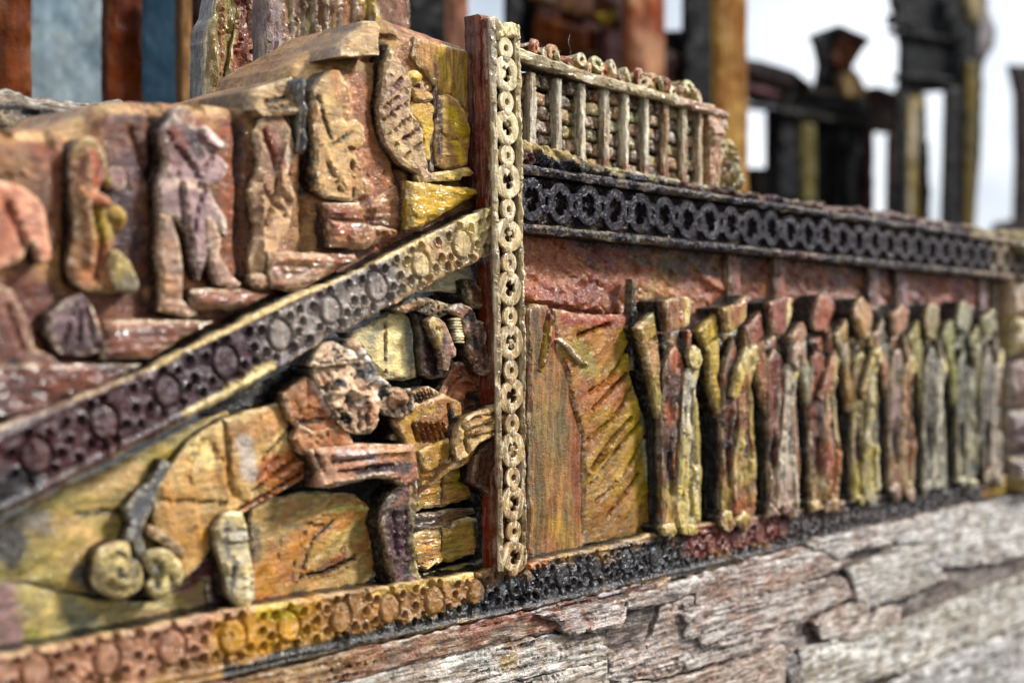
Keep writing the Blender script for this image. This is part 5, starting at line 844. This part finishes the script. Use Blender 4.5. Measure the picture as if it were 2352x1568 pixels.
# =================================================================== TIMBERS AND RUINS BEHIND
def bgp(name, crop, poly, y, th, ca, cb, par=None, mat=None, **k):
    kw = dict(step=.03, r=.015, rough=.008, grain=math.pi/2, ga=.5, side=cb, dryw=.4, fac=.4, edge=.12); kw.update(k)
    return slab(name, crop, poly, -y, th, mat or M_FAR, ca, cb, par, **kw)
def rect(x0, x1, y0, y1): return [(x0, y0), (x0, y1), (x1, y1), (x1, y0)]
bigp = thing('corner_timber', 'thick upright timber behind the gable, streaked with white and ochre paint drips', 'timber', TL('F', 760, 300, -.75))
slab('beam', 'F', [(617, -60), (617, 260), (943, 260), (943, -60)], -.72, .35, M_V, '8d5a30', '86703c', bigp, step=.011, r=.012, rough=.010, grain=math.pi/2, ga=.7, fac=.3, lines=.4, side='5c2a18', colb='6e3a20', mixs=3,
     feats=[('r', [(x, -40), (x+6, 60), (x, 150), (x+3, 220)], 5, 10) for x in (668, 692, 715, 742, 775, 812, 846)], paint=[([(625, -40), (640, 100), (635, 220)], 26, '97868a', .9)]+[([(x, -40), (x+5, 60), (x, 150), (x+2, 230)], 6, 'd0c8bc', .95) for x in (668, 692, 716, 742, 775, 812, 846)]+[([(820, -30), (860, 30)], 26, 'b5a050', .8), ([(910, -30), (925, 120)], 22, '8a5a44', .9), ([(700, -30), (720, 140)], 18, '6f6434', .7)])
slab('slat', 'c11', [(1500, -60), (1590, -60), (1620, 60), (1600, 200), (1560, 400), (1500, 640), (1500, 760), (1420, 760), (1418, 400), (1430, 200), (1480, 100)], -.66, .1, M_V, '7c8038', '86703a', bigp, step=.010, r=.012, rough=.008, grain=math.pi/2, ga=1., side='6a6a70', feats=[('r', [(1515, -40), (1525, 300), (1515, 700)], 12, 16)], paint=[([(1512, -40), (1525, 300), (1514, 600)], 14, 'a05a2c', .9)])
slab('slat', 'c11', [(1590, -60), (1740, -60), (1738, 200), (1748, 500), (1748, 760), (1480, 760), (1550, 560), (1600, 300), (1640, 60)], -.64, .08, M_V, '8a4420', '74341c', bigp, step=.010, r=.012, rough=.012, grain=math.pi/2+.08, ga=1.4, side='3a1a12', feats=[('g', [(1700, -40), (1735, 300), (1748, 700)], 10, 20), ('r', [(1640, 80), (1560, 560)], 12, 12)], paint=[([(1635, 80), (1560, 560), (1520, 720)], 16, '9a8a44', .9)])
for lb, pl, y, ca, cb in (('wide red brown timber post at the far left edge', rect(-90, 76, -60, 420), 2.0, '6e3c22', '5c2e1a'),
        ('narrow dark red timber post between two blue tinted boards', rect(253, 331, -60, 420), 2.3, '6e3418', '52200f'),
        ('slim tan timber post left of the corner timber', rect(424, 466, -60, 420), 2.1, '8c6c50', '6e5240'),
        ('dark maroon timber edge touching the tan post', rect(462, 486, -60, 420), 1.8, '2c1010', '3a1814'),
        ('pink brown timber post just right of the corner timber', rect(1040, 1078, -80, 260), 3.0, '7a5448', '8a6458'),
        ('pale pink timber post left of the black opening', rect(1450, 1530, -80, 300), 3.0, 'a07c68', '7a3c24'),
        ('tall orange tan timber post ending behind the balustrade', [(1650, -80), (1655, 500), (1722, 520), (1718, -80)], 2.4, '7a5028', '94784c')):
    o = bgp('timber_post', 'F', pl, y, .07, ca, cb); tag(o, lb, 'timber post', 'upright timbers behind the relief')
for lb, pl, y, ca, cb in (('pale grey blue board filling the gap at left', rect(60, 265, -80, 460), 3.0, '62747e', '7a868a'),
        ('dark slate blue board left of the tan post', rect(320, 470, -80, 460), 2.9, '1c3342', '263e4c')):
    o = bgp('tinted_board', 'F', pl, y, .1, ca, cb, mat=M_FARG, grain=None); tag(o, lb, 'board')

# ornate brown facade
fac = thing('ruined_facade', 'out of focus brown miniature facade with a cornice behind the balustrade', 'ruin', TL('F', 1350, 400, -3.5))
def FB(n_, pl, y, ca, cb, th=.06, par=None, **k): return bgp(n_, 'F', pl, y, th, ca, cb, par or fac, **k)
FB('wall', rect(1240, 1455, -90, 420), 3.6, '5a2c1c', '3a1a14')
FB('dark_opening', rect(940, 1045, -90, 300), 3.9, '0c0e12', '14161a')
FB('cornice', [(1180, -90), (1180, -20), (1430, 68), (1432, 40), (1420, 10), (1300, -90)], 3.2, '3b241c', '5c3a20', grain=None)
FB('cornice_lip', [(1370, 30), (1418, 24), (1424, 44), (1395, 62)], 3.15, '8d7834', '75602c')
FB('panel', [(1240, 38), (1380, 72), (1380, 120), (1240, 96)], 3.45, '8a4c2a', '6a3820')
for k in range(5): FB('moulding', [(1235, 100+k*26), (1400, 128+k*24), (1400, 140+k*24), (1235, 112+k*26)], 3.42, ['5a2c20', '7a4636', '4a2820', '7c5548', '4e2a22'][k], '5a3428', th=.1, grain=None)
FB('pilaster', rect(1392, 1440, -90, 330), 3.35, '4c1c18', '38141a')
FB('side_wall', rect(1170, 1245, -90, 130), 3.7, '2b2c34', '24242c')
FB('dark_gap', rect(1524, 1600, 70, 420), 3.4, '1c1618', '35201c')
FB('black_post', rect(1580, 1662, -90, 420), 3.2, '0f1116', '1b1e26')
FB('lower_rubble', [(1524, 110), (1600, 140), (1600, 420), (1524, 420)], 3.3, '3a2426', '5b4a48', grain=None, rough=.03)

gate = thing('ruined_gateway', 'blurred black miniature gateway with a flared capital at the upper right', 'ruin', TL('F', 1900, 500, -4.5))
def dk(h): return ''.join('%02x' % int(int(h[i:i+2], 16)*(.62 if int(h[0:2], 16)+int(h[2:4], 16) < 130 else .95)) for i in (0, 2, 4))
def G(n_, cr, pl, y, ca, cb, th=.06, par=None, **k): ca, cb = dk(ca), dk(cb); return bgp(n_, cr, pl, y, th, ca, cb, par or gate, **k)
G('roof_beam', 'c14', [(170, 370), (300, 390), (500, 450), (620, 540), (620, 600), (480, 560), (170, 460)], 4.3, '40202a', '2c1a24', grain=None)
G('roof_beam', 'c14', [(170, 440), (400, 530), (560, 600), (1000, 690), (1000, 860), (560, 760), (170, 620)], 4.4, '1d1c26', '3a2a36', grain=None)
G('stripe', 'c14', [(180, 520), (420, 590), (420, 630), (180, 570)], 4.25, '6a404e', '503040', grain=None, th=.1)
G('stripe', 'c14', [(200, 650), (520, 700), (520, 720), (200, 690)], 4.25, '4a5060', '30343e', grain=None, th=.1)
G('capital', 'c14', [(612, 225), (700, 190), (800, 155), (1005, 245), (960, 300), (900, 390), (880, 430), (950, 540), (960, 640), (640, 620), (650, 520), (668, 420), (640, 290)], 4.1, '15171f', '20222a', r=.03, grain=None)
G('capital_face', 'c14', [(800, 230), (850, 220), (1000, 245), (950, 300), (890, 370), (860, 460), (780, 430), (740, 370)], 4.05, '6e4232', '3a201c', th=.1, grain=None)
G('capital_block', 'c14', [(800, 470), (900, 450), (960, 560), (950, 620), (830, 610)], 4.0, 'a08a6c', '7c6a58', th=.2, grain=None)
G('wall', 'c14', [(340, 600), (560, 590), (780, 600), (1000, 640), (1000, 1420), (760, 1420), (340, 1300)], 4.6, '1a1d28', '262a38')
G('wall', 'c14', [(180, 1070), (400, 1070), (400, 1420), (180, 1420)], 4.6, '3c1410', '241016')
G('pillar', 'c14', [(470, 590), (560, 600), (570, 700), (540, 800), (520, 1250), (400, 1250), (430, 760)], 4.2, '3a3e4e', '242836')
G('pillar', 'c14', [(545, 790), (635, 790), (640, 1300), (560, 1280)], 4.15, '5c5630', '6c6848')
G('moulding', 'c14', [(420, 690), (980, 780), (980, 806), (420, 720)], 4.1, '3a3e48', '22262e', grain=None, th=.15)
G('moulding', 'c14', [(600, 560), (960, 600), (970, 630), (600, 590)], 4.05, '2c303a', '3a2c30', grain=None, th=.15)
G('doorway', 'c14', [(755, 900), (850, 920), (860, 1340), (755, 1340)], 4.35, '05060c', '0a0c14', th=.1)
G('lintel', 'c14', [(560, 640), (980, 700), (990, 790), (560, 740)], 4.2, '1b1e28', '2a2e38', grain=None)
G('pillar', 'c14', [(955, 690), (1010, 690), (1010, 1420), (960, 1420)], 4.2, '5c3228', '3a2420')
G('pillar', 'c14', [(1110, 860), (1170, 860), (1170, 1450), (1100, 1450)], 4.3, '4c3a38', '2c2428')
G('cornice', 'c14', [(975, 560), (1040, 550), (1180, 600), (1180, 700), (1160, 860), (1020, 840), (1000, 690)], 4.2, '745c5a', '5c3a30', grain=None)
G('cornice', 'c14', [(975, 560), (1040, 550), (1180, 600), (1180, 630), (980, 600)], 4.15, '6a3c2a', '4a2a20', th=.1, grain=None)

tw = thing('ruined_tower', 'tall blurred black miniature tower frame with ochre edged posts at upper right', 'ruin', TL('F', 2150, 500, -4.2))
def dk(h): return ''.join('%02x' % int(int(h[i:i+2], 16)*(.62 if int(h[0:2], 16)+int(h[2:4], 16) < 130 else .95)) for i in (0, 2, 4))
def T(n_, pl, y, ca, cb, th=.06, **k): ca, cb = dk(ca), dk(cb); return bgp(n_, 'c14', pl, y, th, ca, cb, tw, **k)
T('lintel', [(1120, -150), (1700, -150), (1700, 380), (1610, 390), (1600, 590), (1500, 580), (1220, 600), (1180, 590), (1190, 300), (1160, 120), (1130, 20)], 3.6, '11141b', '1c2430')
T('post', [(1165, 560), (1228, 580), (1230, 1420), (1165, 1420)], 3.6, '1a1f2a', '242a36')
T('ochre_edge', [(1222, 590), (1340, 600), (1345, 800), (1345, 1440), (1210, 1440)], 3.65, '7c6a30', '9a968c')
T('ochre_edge', [(1330, 900), (1362, 900), (1368, 1440), (1335, 1440)], 3.6, '24282c', '3c3c38', th=.1)
T('post', [(1478, 560), (1610, 560), (1600, 1460), (1455, 1460)], 3.4, '14171e', '262430')
T('post', [(1662, 380), (1705, 380), (1700, 900), (1650, 1460), (1630, 1460)], 3.45, '2c3440', '1d2230')
T('ochre_edge', [(1608, 390), (1680, 390), (1672, 900), (1650, 1470), (1592, 1470)], 3.35, '6a5c28', '4c4628')
T('bracket', [(1600, -120), (1680, -120), (1700, 130), (1680, 160), (1630, 120), (1600, 20)], 3.3, '9a8f70', '6c6450', grain=None, th=.1)
T('bracket', [(1700, -40), (1745, -20), (1740, 60), (1790, 180), (1780, 300), (1720, 400), (1670, 370), (1680, 200)], 3.3, '85838c', '4a4450', grain=None, r=.03)
T('moulding', [(1150, 180), (1600, 250), (1600, 285), (1155, 215)], 3.5, '20242e', '181c26', grain=None, th=.12, edge=0)
T('moulding', [(1180, 470), (1560, 500), (1560, 530), (1185, 505)], 3.5, '222834', '161a22', grain=None, th=.12, edge=0)
T('stub', [(1130, 90), (1300, 130), (1300, 170), (1140, 160)], 3.5, '242a3c', '1a1e2c', grain=None, th=.1)
o = bgp('ruined_wall_end', 'c14', [(1880, 410), (2200, 430), (2200, 1480), (1780, 1480), (1800, 1420), (1920, 1400), (1930, 1000), (1925, 600)], 3.6, .07, '30151d', '24141c'); tag(o, 'dark maroon ruined wall cut off by the right edge of the picture', 'ruin')
